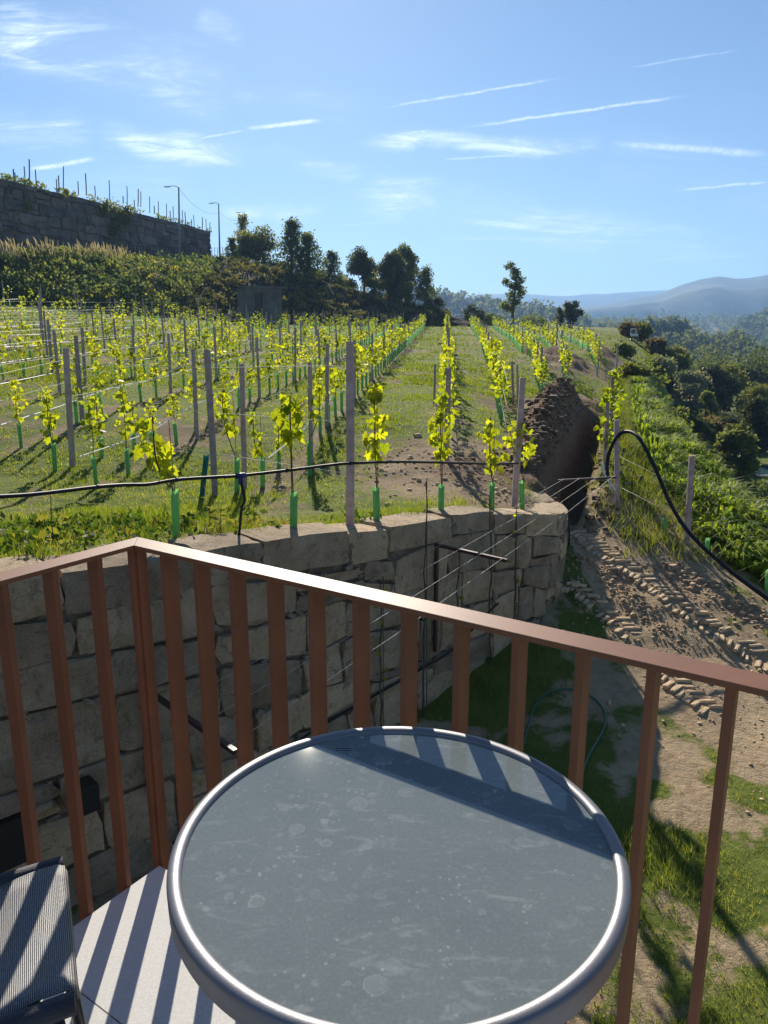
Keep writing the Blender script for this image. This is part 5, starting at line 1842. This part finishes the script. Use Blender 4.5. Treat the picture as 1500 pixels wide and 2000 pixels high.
mb = MB(); mb.bar((w0 - fr_ * .2 + Vector((0, 1.5, 0))).to_tuple()[:2] + (zt_ + .09,), (w1 + fr_ * .2 + Vector((0, 1.5, 0))).to_tuple()[:2] + (zt_ + .09,), 3.6, .18); place(mb.build('roof', M['oldconcrete'], sh))
mb = MB(); mb.bar((w0 + fr_ * 1.8 + Vector((0, .5, 0))).to_tuple()[:2] + ((zb + zt_) / 2 - .2,), (w0 + fr_ * 2.6 + Vector((0, .5, 0))).to_tuple()[:2] + ((zb + zt_) / 2 - .2,), .05, zt_ - zb - .4); place(mb.build('door', M['boxm'], sh))

# ------------------------------------------------------------------ road, great wall, stakes, lamps
wl_px = [(-300, 488, 70), (-120, 489, 72), (0, 490, 76), (100, 497, 84), (200, 501, 93), (300, 503, 104), (380, 502, 113), (413, 501, 117)]
wt_px = [(-300, 240, 70), (-120, 305, 72), (0, 346, 76), (100, 371, 84), (200, 396, 93), (300, 423, 104), (380, 443, 113), (413, 452, 117)]
FB = [at(*p) for p in wl_px]; FT = [at(*p) for p in wt_px]
fwp = Path(np.array([[p[0], p[1]] for p in FB]))
# close the end with a return wall
bz = lambda s: float(np.interp(s, fwp.s, [p[2] for p in FB])) - .5
tz = lambda s: float(np.interp(s, fwp.s, [p[2] for p in FT])) + .12 * float(vnoise(s * .3, 1.0))
class Sub(Path): pass
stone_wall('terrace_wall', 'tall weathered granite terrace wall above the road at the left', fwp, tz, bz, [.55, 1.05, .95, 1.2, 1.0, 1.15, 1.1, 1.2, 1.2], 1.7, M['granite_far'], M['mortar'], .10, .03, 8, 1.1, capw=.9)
# ground on top of the terrace and the return at its end
e0 = np.array(FB[-1]); t0_ = np.array(FT[-1])
V = []
for s in np.linspace(0, fwp.L, 40):
    p, n_ = fwp.pos(s), fwp.nrm(s)
    V += [(p[0] - n_[0] * .8, p[1] - n_[1] * .8, tz(s) - .1), (p[0] - n_[0] * 14, p[1] - n_[1] * 14, tz(s) + .5)]
Q = [(2 * i, 2 * i + 2, 2 * i + 3, 2 * i + 1) for i in range(39)]
k0 = len(V); p, n_ = fwp.pos(fwp.L), fwp.nrm(fwp.L)
V += [(p[0] - n_[0] * .8, p[1] - n_[1] * .8, e0[2] - 1), (p[0] - n_[0] * 14, p[1] - n_[1] * 14, e0[2] - 1)]
Q += [(2 * 39, k0, k0 + 1, 2 * 39 + 1)]
mb = MB(); mb.add(V, Q); tag(mb.build('terrace', M['bank']), kind='structure')
# road between bank crest and wall
V = []; Q = []
ns = 60
for i in range(ns):
    s = fwp.L * (.45 + .55 * i / (ns - 1)); p, n_ = fwp.pos(s), fwp.nrm(s)
    V += [(p[0] + n_[0] * .3, p[1] + n_[1] * .3, bz(s) + .25 - .9 * (1 - s / fwp.L)), (p[0] + n_[0] * 4.6, p[1] + n_[1] * 4.6, bz(s) + .22 - .9 * (1 - s / fwp.L))]
for k in range(14):                                   # runs on past the end of the wall
    p = fwp.pos(fwp.L) + np.array([.06 * k * k * .5, 4.0 * (k + 1)]); n_ = np.array([1.0, -.1])
    V += [(p[0] + n_[0] * .3, p[1], e0[2] - .08 - .01 * k), (p[0] + n_[0] * 5, p[1], e0[2] - .12 - .01 * k)]
Q = [(2 * i, 2 * i + 1, 2 * i + 3, 2 * i + 2) for i in range(len(V) // 2 - 1)]
mb = MB(); mb.add(V, Q); tag(mb.build('road', M['asphalt']), kind='structure')
# fence along the road edge: posts and two strands
fe = thing('road_fence', 'thin wire fence with many slim posts along the road below the great wall', 'fence', (FB[2][0], FB[2][1], FB[2][2]))
fl = Vector(fe.location); prev = None; wl_ = [[], [], []]
pm = None
for i in range(46):
    s = fwp.L * (.40 + .59 * i / 45); p, n_ = fwp.pos(s), fwp.nrm(s)
    q_ = Vector((p[0] + n_[0] * 4.3, p[1] + n_[1] * 4.3, bz(s) + .3)) - fl
    if pm is None:
        mb = MB(); mb.tube([(0, 0, -.2), (0, 0, 1.35)], .035, 5); pm = mb.mesh('fence_post', M['matt'])
    o = link('fence_post', pm, fe); o.location = q_
    for j, z in enumerate((.45, .85, 1.28)): wl_[j].append(q_ + Vector((0, 0, z)))
for w_ in wl_:
    mb = MB(); mb.tube(w_, .008, 4); mb.build('strand', M['matt'], fe)
# stakes standing along the top of the wall
stk = [(26, 352, 330, 0), (31, 353, 337, -2), (50, 355, 325, -3), (56, 353, 311, 1), (71, 358, 331, -2), (110, 365, 350, 0), (115, 366, 343, -1), (121, 365, 325, 3), (153, 372, 354, -1), (169, 374, 339, -2), (186, 378, 363, -1), (214, 384, 352, -1),
       (240, 390, 383, 0), (248, 394, 364, 0), (262, 398, 390, 0), (268, 397, 369, 2), (274, 397, 374, 1), (292, 409, 384, 0), (301, 411, 402, 0), (309, 417, 393, 0), (325, 422, 398, 0), (332, 424, 412, 0), (338, 427, 403, 0), (356, 432, 411, 0), (364, 434, 414, -3),
       (374, 436, 428, 0), (380, 437, 420, -2), (395, 443, 424, 0), (403, 445, 428, -1), (408, 446, 434, 2)]
for i, (px, by, ty, dx) in enumerate(stk):
    D = float(np.interp(px, [p[0] for p in wt_px], [p[2] for p in wt_px])) + 1.6
    p, q_ = Vector(at(px + dx * .5, by, D)), Vector(at(px + dx, ty, D))
    p.z = min(p.z, tz(fwp.L * i / 30)) if False else p.z - .45
    mb = MB(); mb.tube([(0, 0, 0), (q_ - p) * .5 + Vector((.015, 0, 0)), q_ - p], .052 if i % 3 else .062, 6)
    o = mb.build('wooden_stake', M['wood']); o.location = p
    tag(o, f'{ordn(i + 1)} weathered wooden stake from the left on top of the great wall', 'stake', 'stakes on top of the great wall')
# street lamps
for px, by, ty, hx, lab in ((351, 508, 366, 326, 'tallest street lamp, standing in front of the great wall'), (429, 500, 398, 413, 'street lamp just past the end of the great wall'), (479, 500, 416, 464, 'street lamp rising out of the trees past the wall')):
    D = {351: 97., 429: 122., 479: 142.}[px]
    b, t = Vector(at(px, by, D)), Vector(at(px - 2, ty, D)); hd = Vector(at(hx, ty - 1, D))
    o = thing('street_lamp', lab, 'street lamp', tuple(b), 0, 'street lamps along the road')
    mb = MB(); mb.tube([(0, 0, -.8), (t - b) * .5, t - b], [.15, .115, .085], 8); mb.build('pole', M['lampm'], o, True)
    mb = MB(); mb.tube([t - b, (t - b).lerp(hd - b, .4) + Vector((0, 0, .16)), hd - b], .04, 6); mb.build('arm', M['lampm'], o, True)
    Vb, Fb = rounded_box(np.random.default_rng(1), .8, .26, .12, 3, 0, 3)
    mb = MB(); mb.add([(v[0], v[1], v[2]) for v in Vb], Fb); e = mb.build('lamp_head', M['lampm'], o, True); e.location = hd - b
mb = MB(); p, q_ = Vector(at(350, 369, 97)), Vector(at(428, 415, 122)); r2 = Vector(at(479, 425, 142))
mb.tube([p.lerp(q_, t) - Vector((0, 0, 1.1 * 4 * t * (1 - t))) for t in np.linspace(0, 1, 12)] + [q_.lerp(r2, t) - Vector((0, 0, .8 * 4 * t * (1 - t))) for t in np.linspace(.1, 1, 9)], .02, 4)
tag(mb.build('overhead_cable', M['black']), 'thin sagging overhead cable between the street lamps', 'cable')
# ivy hanging on the wall, tufts along its top
rng = np.random.default_rng(51)
iv = thing('ivy', 'dark green ivy hanging down the middle of the great wall', 'plant', tuple(at(235, 430, 96)))
VV, QQ, off = [], [], 0
for (cx, cy, rx, ry, n) in ((238, 425, 16, 22, 500), (205, 405, 8, 16, 160), (222, 450, 10, 24, 160), (250, 415, 9, 14, 140), (130, 375, 6, 6, 40), (55, 400, 8, 14, 60)):
    for i in range(n):
        px, py = rng.normal(cx, rx * .5), rng.normal(cy, ry * .5)
        D = float(np.interp(px, [p[0] for p in wt_px], [p[2] for p in wt_px])) - rng.uniform(.2, .75)
        VV.append(at(px, py, D) - np.array(iv.location))
V, Q = leaf_cards(np.array(VV), rng.uniform(.16, .34, len(VV)), rng, .4, 1.2)
link('leaves', mesh_np('leaves', V, Q, mat=M['midleaf']), iv)
VV = []
for i in range(1500):
    px = rng.uniform(-60, 413); D = float(np.interp(px, [p[0] for p in wt_px], [p[2] for p in wt_px])) + rng.uniform(.6, 2.5)
    y = float(np.interp(px, [p[0] for p in wt_px], [p[1] for p in wt_px]))
    if fbm(px * .05, 3.0, 3) < -.1: continue
    q_ = at(px, y, D); VV.append(q_ + np.array([0, 0, rng.uniform(-.3, .35) ** 1]))
V, Q = leaf_cards(np.array(VV), rng.uniform(.10, .28, len(VV)), rng, -.8, 1.9)
tag(link('wall_top_growth', mesh_np('wall_top_growth', V, Q, mat=M['scrub'], col=np.ones((len(V), 3)))), 'tufts of weeds along the top of the great wall', kind='stuff')

# ------------------------------------------------------------------ trees
def tree_px(name, label, cat, px, by, ty, wpx, D, style, mat, n, leaf, group=None, seed=0, snap=None, trunk=True):
    b, t = at(px, by, D), at(px, ty, D)
    h = t[2] - b[2]; r = wpx / 2 / F * D / (CP - (by - 1000) / F * SP) * 1.02
    base = np.array([b[0], b[1], b[2]])
    return tree(name, label, cat, base, h, r, style, mat, n, leaf, group, seed, trunk)


TG = 'trees on the bank behind the field'
for i, a in enumerate((
    ('pine_tree', 'thin open-topped tree around the farthest street lamp', 478, 530, 420, 46, 128, 'conifer', 'midleaf', 700, .42),
    ('broadleaf_tree', 'wide olive green tree left of the twin conifers', 502, 530, 440, 100, 118, 'round', 'midleaf', 2600, .42),
    ('pine_tree', 'small dark conifer at the left edge of the tree group', 455, 525, 462, 34, 112, 'conifer', 'pine', 500, .36),
    ('pine_tree', 'taller one of the twin conifers beside the wide olive green tree', 572, 545, 430, 74, 112, 'conifer', 'pine', 1500, .40),
    ('pine_tree', 'lower one of the twin conifers, on their right', 603, 548, 456, 70, 110, 'conifer', 'pine', 1400, .40),
    ('pine_tree', 'small lone conifer between the twin conifers and the dark round trees', 648, 558, 490, 56, 116, 'conifer', 'pine', 900, .36),
    ('broadleaf_tree', 'dark round tree, left one of the dark pair', 710, 575, 478, 72, 117, 'round', 'darkleaf', 2600, .36),
    ('cypress_tree', 'darkest dense tree with a smooth dome, right one of the dark pair', 772, 594, 487, 78, 116, 'dome', 'darkleaf', 5200, .34),
    ('broadleaf_tree', 'lighter tall tree rising behind the dark dome-shaped tree', 792, 590, 464, 76, 126, 'round', 'pine', 1800, .42),
    ('sapling', 'bright yellow-green small tree in front of the dark round pair', 733, 585, 524, 50, 111, 'round', 'yelleaf', 750, .34),
    ('sapling', 'small light tree at the right foot of the dark dome-shaped tree', 796, 604, 540, 36, 111, 'round', 'midleaf', 500, .32),
    ('pine_tree', 'conifer ending the tree group above the row ends', 830, 612, 522, 62, 117, 'conifer', 'pine', 1300, .36),
    ('bush', 'dark bush low at the right end of the tree group', 850, 614, 572, 40, 114, 'bush', 'darkleaf', 700, .32),
    ('bush', 'brownish bush under the small lone conifer', 672, 566, 536, 56, 112, 'bush', 'midleaf', 700, .34),
    ('bush', 'olive bush filling the gap below the twin conifers', 620, 553, 520, 60, 114, 'bush', 'pine', 800, .34),
    ('bush', 'low bush joining the olive tree and the twin conifers', 548, 535, 495, 60, 116, 'bush', 'pine', 700, .36),
    ('slender_tree', 'slender airy tree standing alone above the middle of the far rows', 1001, 632, 515, 48, 108, 'slender', 'pine', 1000, .34),
    ('bush', 'dark rounded bush behind the row ends right of the bank', 924, 628, 588, 48, 114, 'bush', 'darkleaf', 800, .34),
    ('broadleaf_tree', 'dark crooked tree, taller one of the pair above the soil heaps', 1116, 645, 580, 42, 120, 'round', 'darkleaf', 900, .38),
    ('broadleaf_tree', 'dark crooked tree, shorter one of the pair above the soil heaps', 1090, 645, 594, 28, 120, 'round', 'darkleaf', 600, .36),
    ('bush', 'low dark bush beyond the last vines left of the slender tree', 960, 632, 606, 44, 122, 'bush', 'pine', 500, .34),
    ('bush', 'low bush beyond the last vines right of the slender tree', 1040, 640, 606, 60, 128, 'bush', 'pine', 600, .36),
)):
    nm, lab, px, by, ty, w, D, st, mt, n, lf = a
    tree_px(nm, lab, 'bush' if nm == 'bush' else 'tree', px, by + 6, ty, w, D, st, M[mt], int(n * 2.2), lf * .60, TG, i)

# ------------------------------------------------------------------ the slope on the right: garden, trees, pool
RG = 'trees and bushes on the slope below the bank'
def gd(px, py):
    r = ray(px, py); r = r / r[1]
    D = np.geomspace(30, 200, 1500); zz = g(r[0] * D, D)
    ok = ((H + r[2] * D) < zz) & (zz < H - 5.5)
    i = int(np.argmax(ok)) if ok.any() else len(D) // 2
    return np.array([r[0] * D[i], D[i], zz[i]])
for i, a in enumerate((
    ('broadleaf_tree', 'brownish tree left of the pair beside the digger', 1226, 700, 632, 40, 'round', 'brownleaf', 900, .3, 92),
    ('broadleaf_tree', 'taller feathery tree of the pair beside the digger', 1250, 700, 627, 44, 'round', 'midleaf', 900, .3, 96),
    ('bush', 'reddish brown bush right of the digger', 1276, 705, 652, 52, 'bush', 'brownleaf', 900, .28, 92),
    ('broadleaf_tree', 'broad olive-brown tree right of the reddish bush', 1312, 712, 650, 62, 'round', 'midleaf', 1700, .28, 90),
    ('olive_tree', 'grey olive tree on the slope left of the ploughed plot', 1268, 772, 700, 84, 'round', 'olive', 2200, .22, 66),
    ('olive_tree', 'small grey olive tree above the right end of the ploughed plot', 1352, 745, 704, 66, 'round', 'olive', 1100, .22, 84),
    ('broadleaf_tree', 'dark spreading tree above the small round garden tree', 1396, 762, 692, 74, 'round', 'darkleaf', 1900, .28, 88),
    ('broadleaf_tree', 'olive brown tree leaning right of the dark spreading tree', 1428, 765, 698, 62, 'round', 'midleaf', 1100, .26, 90),
    ('fruit_tree', 'small round dark fruit tree at the right edge of the ploughed plot', 1379, 790, 738, 34, 'round', 'pine', 700, .2, 72),
    ('pine_tree', 'large dark pine in front of the pool', 1432, 938, 812, 86, 'dome', 'pine', 4600, .16, 45),
    ('pine_tree', 'dark pine behind the large pine at the right edge', 1478, 850, 768, 66, 'dome', 'darkleaf', 2200, .18, 58),
    ('pine_tree', 'pine cut by the right edge of the picture next to the pool', 1512, 920, 815, 64, 'dome', 'pine', 2600, .16, 62),
    ('bush', 'dark hedge bush below the ploughed plot, left part', 1318, 838, 790, 56, 'bush', 'darkleaf', 1300, .2, 58),
    ('bush', 'dark hedge bush below the ploughed plot, middle part', 1362, 842, 788, 56, 'bush', 'pine', 1300, .2, 60),
    ('bush', 'hedge bush with pinkish twigs below the ploughed plot, right part', 1402, 840, 780, 50, 'bush', 'brownleaf', 900, .2, 62),
    ('bush', 'dark bush above the large pine', 1440, 815, 772, 60, 'bush', 'darkleaf', 900, .2, 66),
    ('bush', 'grassy bush on the slope at the right edge above the pines', 1480, 775, 735, 70, 'bush', 'midleaf', 900, .24, 82),
    ('bush', 'dark tree top at the right edge below the wooded hill', 1490, 735, 690, 80, 'bush', 'darkleaf', 1000, .28, 110),
    ('bush', 'olive bush at the end of the wooded hill', 1440, 735, 698, 50, 'bush', 'pine', 700, .28, 110),
    ('bush', 'bright green bush at the crest of the bank right of the climbing vine', 1232, 775, 700, 56, 'bush', 'midleaf', 1300, .18, 44),
    ('bush', 'bushy growth on the bank crest behind the vine posts', 1215, 700, 668, 44, 'bush', 'pine', 900, .2, 60),
)):
    nm, lab, px, by, ty, w, st, mt, n, lf, D = a
    p = at(px, by, D); zg = float(g(p[0], p[1]))
    t = at(px, ty, D)
    h = max(t[2] - zg, 1.0) if zg < t[2] - .5 else 1.5
    if zg > t[2] - .5: zg = t[2] - 1.5
    r = w / 2 / F * D * 1.05
    hv = at(px, ty, D)[2] - at(px, by, D)[2]
    if h > hv * 1.6:        # ground lies lower than the visible foot: a full, low-branched crown from the ground up
        tree(nm, lab, 'bush' if nm == 'bush' else 'tree', (p[0], p[1], zg), h, r * 1.25, 'bush' if st != 'dome' else 'dome', M[mt], int(n * 3.6), lf * .8, RG, i + 40)
    else:
        tree(nm, lab, 'bush' if nm == 'bush' else 'tree', (p[0], p[1], zg), h, r, st, M[mt], int(n * 2.0), lf * .85, RG, i + 40)
# undergrowth filling the slope between them
rng = np.random.default_rng(93)
VV, QQ, CC, off = [], [], [], 0
n_ = 0
while n_ < 950:
    D = rng.uniform(34, 128); az = rng.uniform(.30, .58); x, y = az * D, D
    if x < np.interp(y, _cs[:, 1], _cs[:, 0]) + rng.uniform(.3, 2.5): continue
    p_ = project((x, y, float(g(x, y))))
    if 1278 < p_[0] < 1385 and 730 < p_[1] < 800: n_ += 1; continue
    if 1440 < p_[0] and 880 < p_[1] < 960: n_ += 1; continue
    if fbm(x * .09, y * .09, 3) < -.22 and p_[0] > 1400: n_ += 1; continue
    n_ += 1
    r = (.35 + 1.5 * rng.random() ** 2) * (1 if D < 80 else 1.3); m = int(30 + 40 * r)
    v = rng.normal(size=(m, 3)); v /= np.linalg.norm(v, axis=1)[:, None]; v *= (rng.random(m) ** .4)[:, None] * r; v[:, 2] = np.abs(v[:, 2]) * rng.uniform(.6, 1.3)
    V, Q = leaf_cards(np.array([x, y, float(g(x, y))]) + v, rng.uniform(.10, .24, m), rng, -.3, 1.6)
    tn = np.array([[1, 1, 1], [.6, .75, .65], [1.3, 1.25, .8], [1.4, 1.15, .9], [1.15, 1.2, 1.2]])[rng.integers(5)]
    VV.append(V); QQ.append(Q + off); off += len(V); CC.append(np.tile(tn, (len(V), 1)))
tag(link('slope_scrub', mesh_np('slope_scrub', np.concatenate(VV), np.concatenate(QQ), col=np.concatenate(CC), mat=M['scrub'])), 'mixed scrub filling the slope between the garden trees', kind='stuff')

# ploughed plot: ridges of earth on the slope
def patch(name, corners, mat, nx, ny, fn, lift=.12):
    c = [np.array(gd(*p)) for p in corners]
    V = []
    for j in range(ny + 1):
        for i in range(nx + 1):
            a, b = i / nx, j / ny
            p = (1 - a) * (1 - b) * c[0] + a * (1 - b) * c[1] + a * b * c[2] + (1 - a) * b * c[3]
            V.append((p[0], p[1], float(g(p[0], p[1])) + lift + fn(a, b)))
    Q = [(j * (nx + 1) + i, j * (nx + 1) + i + 1, (j + 1) * (nx + 1) + i + 1, (j + 1) * (nx + 1) + i) for j in range(ny) for i in range(nx)]
    mb = MB(); mb.add(V, Q)
    return tag(mb.build(name, mat, None, True), kind='structure')
patch('ploughed_plot', [(1285, 795), (1378, 795), (1362, 755), (1296, 755)], M['sand'], 60, 6, lambda a, b: .22 * math.sin(a * 44) ** 2)
M['lawn'] = mat_simple('lawn', (.055, .10, .022), .95, var=.3, scale=1.2, bump=.5, bscale=8)
patch('lawn', [(1300, 752), (1352, 752), (1346, 734), (1303, 734)], M['lawn'], 8, 4, lambda a, b: 0)
# low concrete wall in the garden
a, b = Vector(at(1333, 850, 66)), Vector(at(1412, 850, 66))
o = thing('garden_wall', 'low pale concrete wall in the garden below the hedge', 'wall', tuple(a))
d = b - a; d.z = 0
mb = MB(); mb.bar((0, 0, -.15), d + Vector((0, 0, -.15)), .25, 1.6); mb.build('wall', M['concrete'], o)
mb = MB(); mb.bar((0, 0, .69), d + Vector((0, 0, .69)), .34, .08); mb.build('coping', M['concrete'], o)
# pool
pc = Vector(gd(1478, 922))
o = thing('pool', 'pale blue pool glimpsed behind the large dark pine', 'pool', tuple(pc))
mb = MB(); mb.box((2.5, 0, .10), (7.2, 4.6, .12)); mb.build('coping', M['concrete'], o)
mb = MB(); mb.box((2.5, 0, .17), (6.6, 4.0, .03)); mb.build('water', M['water'], o)
# small excavator at the garden edge
eb = Vector(at(1236, 702, 88)); eb.z = float(g(eb.x, eb.y))
eb.z = max(eb.z, at(1236, 704, 88)[2] - .2)
ex = thing('excavator', 'small white and rust brown digger half hidden among the trees', 'excavator', tuple(eb), 1.2); ex.scale = (.75, .75, .75)
M['orange'] = mat_simple('orange_paint', (.16, .065, .035), .6); M['wpaint'] = mat_simple('white_paint', (.75, .74, .70), .4); M['dglass'] = mat_simple('dark_glass', (.02, .025, .03), .1)
for y in (-.5, .5):
    Vb, Fb = rounded_box(np.random.default_rng(2), 1.7, .32, .5, 3, 0, 3); mb = MB(); mb.add([(v[0], v[1] + y, v[2] + .27) for v in Vb], Fb); mb.build('track', M['boxm'], ex, True)
mb = MB(); mb.box((-.2, 0, .78), (1.5, 1.2, .5)); bevel(mb.build('body', M['orange'], ex), .08)
mb = MB(); mb.box((-.1, .2, 1.95), (1.05, .85, .12)); bevel(mb.build('cab_roof', M['wpaint'], ex), .04)
for x in (-.58, .36):
    for y in (-.18, .58):
        mb = MB(); mb.box((x, y, 1.45), (.09, .09, .9)); mb.build('cab_post', M['wpaint'], ex)
mb = MB(); mb.box((-.1, .2, 1.42), (.84, .66, .8)); mb.build('cab_glass', M['dglass'], ex)
mb = MB(); mb.box((-.85, 0, 1.05), (.5, 1.1, .4)); bevel(mb.build('counterweight', M['wpaint'], ex), .1)
mb = MB(); mb.bar((.6, -.1, .8), (1.5, -.1, 2.3), .18, .22, (0, 1, 0)); mb.bar((1.5, -.1, 2.3), (2.3, -.1, 2.1), .17, .2, (0, 1, 0)); mb.build('boom', M['orange'], ex)
mb = MB(); mb.bar((2.3, -.1, 2.15), (2.5, -.1, .9), .14, .18, (0, 1, 0)); mb.build('stick', M['orange'], ex)
mb = MB(); mb.add([(2.3, -.4, .9), (2.8, -.4, .8), (2.7, -.4, .4), (2.3, -.4, .45), (2.3, .2, .9), (2.8, .2, .8), (2.7, .2, .4), (2.3, .2, .45)], [(0, 1, 5, 4), (0, 3, 2, 1), (4, 5, 6, 7), (0, 4, 7, 3), (3, 7, 6, 2)]); mb.build('bucket', M['boxm'], ex)

# ------------------------------------------------------------------ far hills
def hill(name, crest, foot_z, run, rough, mat, seed, back=.12, nu=160, nv=26):
    """a ridge of given skyline at its true distance; falls towards the viewer over `run` of its distance"""
    C_ = Path([at(*p) for p in crest])
    V = np.zeros((nu, nv + 5, 3))
    for i in range(nu):
        c = C_.pos(C_.L * i / (nu - 1)); az = c[0] / c[1]
        c = c + np.array([0, 0, rough * .018 * float(fbm(az * 22 + seed, seed * 1.7, 4))])
        for k in range(nv):
            t = k / (nv - 1)
            D = c[1] * (1 - run * (1 - t))
            z = foot_z + (c[2] - foot_z) * (t ** 1.15)
            nz = fbm(az * 9 * c[1] / rough * .02 + seed, D / rough + seed, 5)
            z += rough * .42 * nz * math.sin(math.pi * min(1, t * .93 + .04)) * (1 - t) ** .8
            V[i, k] = (az * D, D, z)
        for k in range(5):
            t = (k + 1) / 5
            D = c[1] * (1 + back * t)
            V[i, nv + k] = (az * D, D, c[2] + (foot_z - c[2]) * t ** 1.3)
    nt = nv + 5
    idx = np.arange((nu - 1) * (nt - 1)); r_, c_ = idx // (nt - 1), idx % (nt - 1)
    Q = np.stack([r_ * nt + c_, (r_ + 1) * nt + c_, (r_ + 1) * nt + c_ + 1, r_ * nt + c_ + 1], 1)
    tag(link(name, mesh_np(name, V.reshape(-1, 3), Q, smooth=True, mat=mat)), kind='structure')
    return V


def mat_hill(name, s, dark, light, field):
    m, N, b, out = mat_new(name)
    P = N.n('ShaderNodeNewGeometry').outputs['Position']
    a = N.noise(P, s, 8, .68); f = N.noise(P, s * .45, 4, .6); hn = N.noise(P, s * 6, 4, .7)
    c = N.ramp(N.math('ADD', N.math('MULTIPLY', a, .7), N.math('MULTIPLY', hn, .3)), [(.35, dark), (.62, light)])
    c = N.mix(N.maprange(f, .56, .64), c, field)
    N.l(c, b.inputs['Base Color']); b.inputs['Roughness'].default_value = .95; b.inputs['Specular IOR Level'].default_value = .1
    bp = N.n('ShaderNodeBump', i_Strength=1.0, i_Distance=3.0); N.l(hn, bp.inputs['Height']); N.l(bp.outputs[0], b.inputs['Normal'])
    return m
M['hill_near'] = mat_hill('wooded_slope', .03, (.022, .036, .017), (.055, .07, .03), (.10, .12, .045))
M['hill_far'] = mat_hill('distant_slope', .006, (.035, .048, .026), (.08, .09, .05), (.15, .145, .08))
hill('far_ridge', [(200, 590, 4200), (600, 585, 4200), (900, 577, 4200), (960, 574, 4200), (1020, 575, 4200), (1100, 577, 4200), (1180, 575, 4200), (1260, 569, 4200), (1330, 565, 4200), (1500, 580, 4200), (2000, 590, 4200)], -60, .35, 520, M['hill_far'], 3)
VM = hill('mountain', [(960, 606, 2900), (1060, 606, 2900), (1130, 601, 2850), (1180, 595, 2850), (1240, 582, 2800), (1290, 571, 2800), (1330, 557, 2750), (1370, 546, 2750), (1405, 540, 2750), (1440, 545, 2700), (1475, 541, 2700), (1500, 537, 2650), (1600, 520, 2600), (1800, 505, 2600), (2300, 560, 2600)], -60, .55, 420, M['hill_far'], 8)
VR = hill('middle_ridge', [(1080, 640, 1300), (1200, 632, 1300), (1290, 622, 1300), (1350, 628, 1300), (1420, 624, 1300), (1520, 636, 1300), (1800, 650, 1300)], -62, .62, 160, M['hill_far'], 13)
V3 = hill('left_wooded_ridge', [(500, 575, 900), (760, 570, 900), (850, 576, 900), (890, 580, 900), (925, 590, 900), (960, 600, 860), (1010, 607, 800), (1060, 612, 760), (1110, 624, 720), (1150, 640, 680), (1200, 655, 620), (1260, 675, 560)], -60, .35, 70, M['hill_near'], 21)
V4 = hill('right_wooded_hill', [(1400, 672, 900), (1425, 655, 900), (1455, 638, 900), (1480, 630, 900), (1510, 622, 880), (1600, 600, 860), (1900, 580, 850)], -60, .45, 100, M['hill_near'], 31)
V5 = hill('middle_wooded_hill', [(1150, 668, 420), (1190, 655, 420), (1240, 648, 430), (1300, 645, 430), (1350, 648, 420), (1400, 655, 410), (1430, 668, 400), (1470, 695, 380), (1520, 725, 360), (1700, 790, 350)], -62, .48, 55, M['hill_near'], 41)


def woods(name, label, spots, rng, smin, smax, leaf, per=14, mat=None):
    VV, QQ, off = [], [], 0
    for p in spots:
        h = rng.uniform(smin, smax); r = h * rng.uniform(.26, .5)
        v = rng.normal(size=(per, 3)); v /= np.linalg.norm(v, axis=1)[:, None]; v *= (rng.random(per) ** .35)[:, None]
        P = p + v * [r, r, h * .5] + [0, 0, h * .52]
        V, Q = leaf_cards(P, min(h * leaf, .0034 * p[1]) * rng.uniform(.7, 1.3, per), rng, .1, 1.2)
        VV.append(V); QQ.append(Q + off); off += len(V)
    tag(link(name, mesh_np(name, np.concatenate(VV), np.concatenate(QQ), mat=mat or M['farleaf'])), label, kind='stuff')
rng = np.random.default_rng(61)
def hs(V, n, k0, k1, a0, a1, crest=0):
    nu, nt = V.shape[:2]; out = []
    while len(out) < n:
        i = rng.integers(0, nu - 1); k = rng.integers(k0, k1)
        if out and crest and len(out) < crest: k = 25
        p = V[i, k] * (f := rng.random()) + V[i + 1, min(k + 1, nt - 1)] * (1 - f)
        az = p[0] / p[1]
        if a0 < az < a1 and fbm(p[0] * .012, p[1] * .012, 3) > -.28: out.append(p)
    return out
woods('left_ridge_woods', 'wooded ridge beyond the end of the vineyard', hs(V3, 1500, 8, 27, -.05, .38, 420), rng, 7, 15, .22, 22)
woods('middle_ridge_woods', 'hazy woods on the low ridge in the valley', hs(VR, 900, 10, 27, .22, .56, 260), rng, 9, 17, .26, 10)
woods('middle_hill_woods', 'trees covering the hill beyond the garden', hs(V5, 2000, 6, 27, .24, .56, 330), rng, 4, 9.5, .22, 44)
woods('right_hill_woods', 'dark woods on the far right hill', hs(V4, 1100, 6, 27, .40, .58, 220), rng, 8, 16, .24, 18)
# loose trees of the valley side between the garden and the wooded hill
sp = []
for i in range(700):
    D = rng.uniform(105, 300); az = rng.uniform(.27, .56); x = az * D
    if fbm(x * .03, D * .03, 3) > -.1 and not (x < np.interp(D, _cs[:, 1], _cs[:, 0]) + 4): sp.append(np.array([x, D, float(g(x, D)) - .5]))
woods('valley_woods', 'trees on the falling slope between garden and wooded hill', sp, rng, 3.5, 8, .2, 60, M['farleaf'])

# ------------------------------------------------------------------ air
if HAZE_DENSITY > 0:
    mb = MB(); mb.box((500, 2300, 160), (8000, 5200, 470))
    hz = tag(mb.build('haze', None), kind='stuff')
    hm = bpy.data.materials.new('haze_air'); hm.use_nodes = True
    N = NT(hm.node_tree)
    out = N.n('ShaderNodeOutputMaterial'); pv = N.n('ShaderNodeVolumePrincipled')
    pv.inputs['Color'].default_value = (.34, .59, 1.0, 1)
    pv.inputs['Density'].default_value = HAZE_DENSITY
    pv.inputs['Anisotropy'].default_value = .25
    N.l(pv.outputs[0], out.inputs['Volume'])
    hz.data.materials.append(hm)
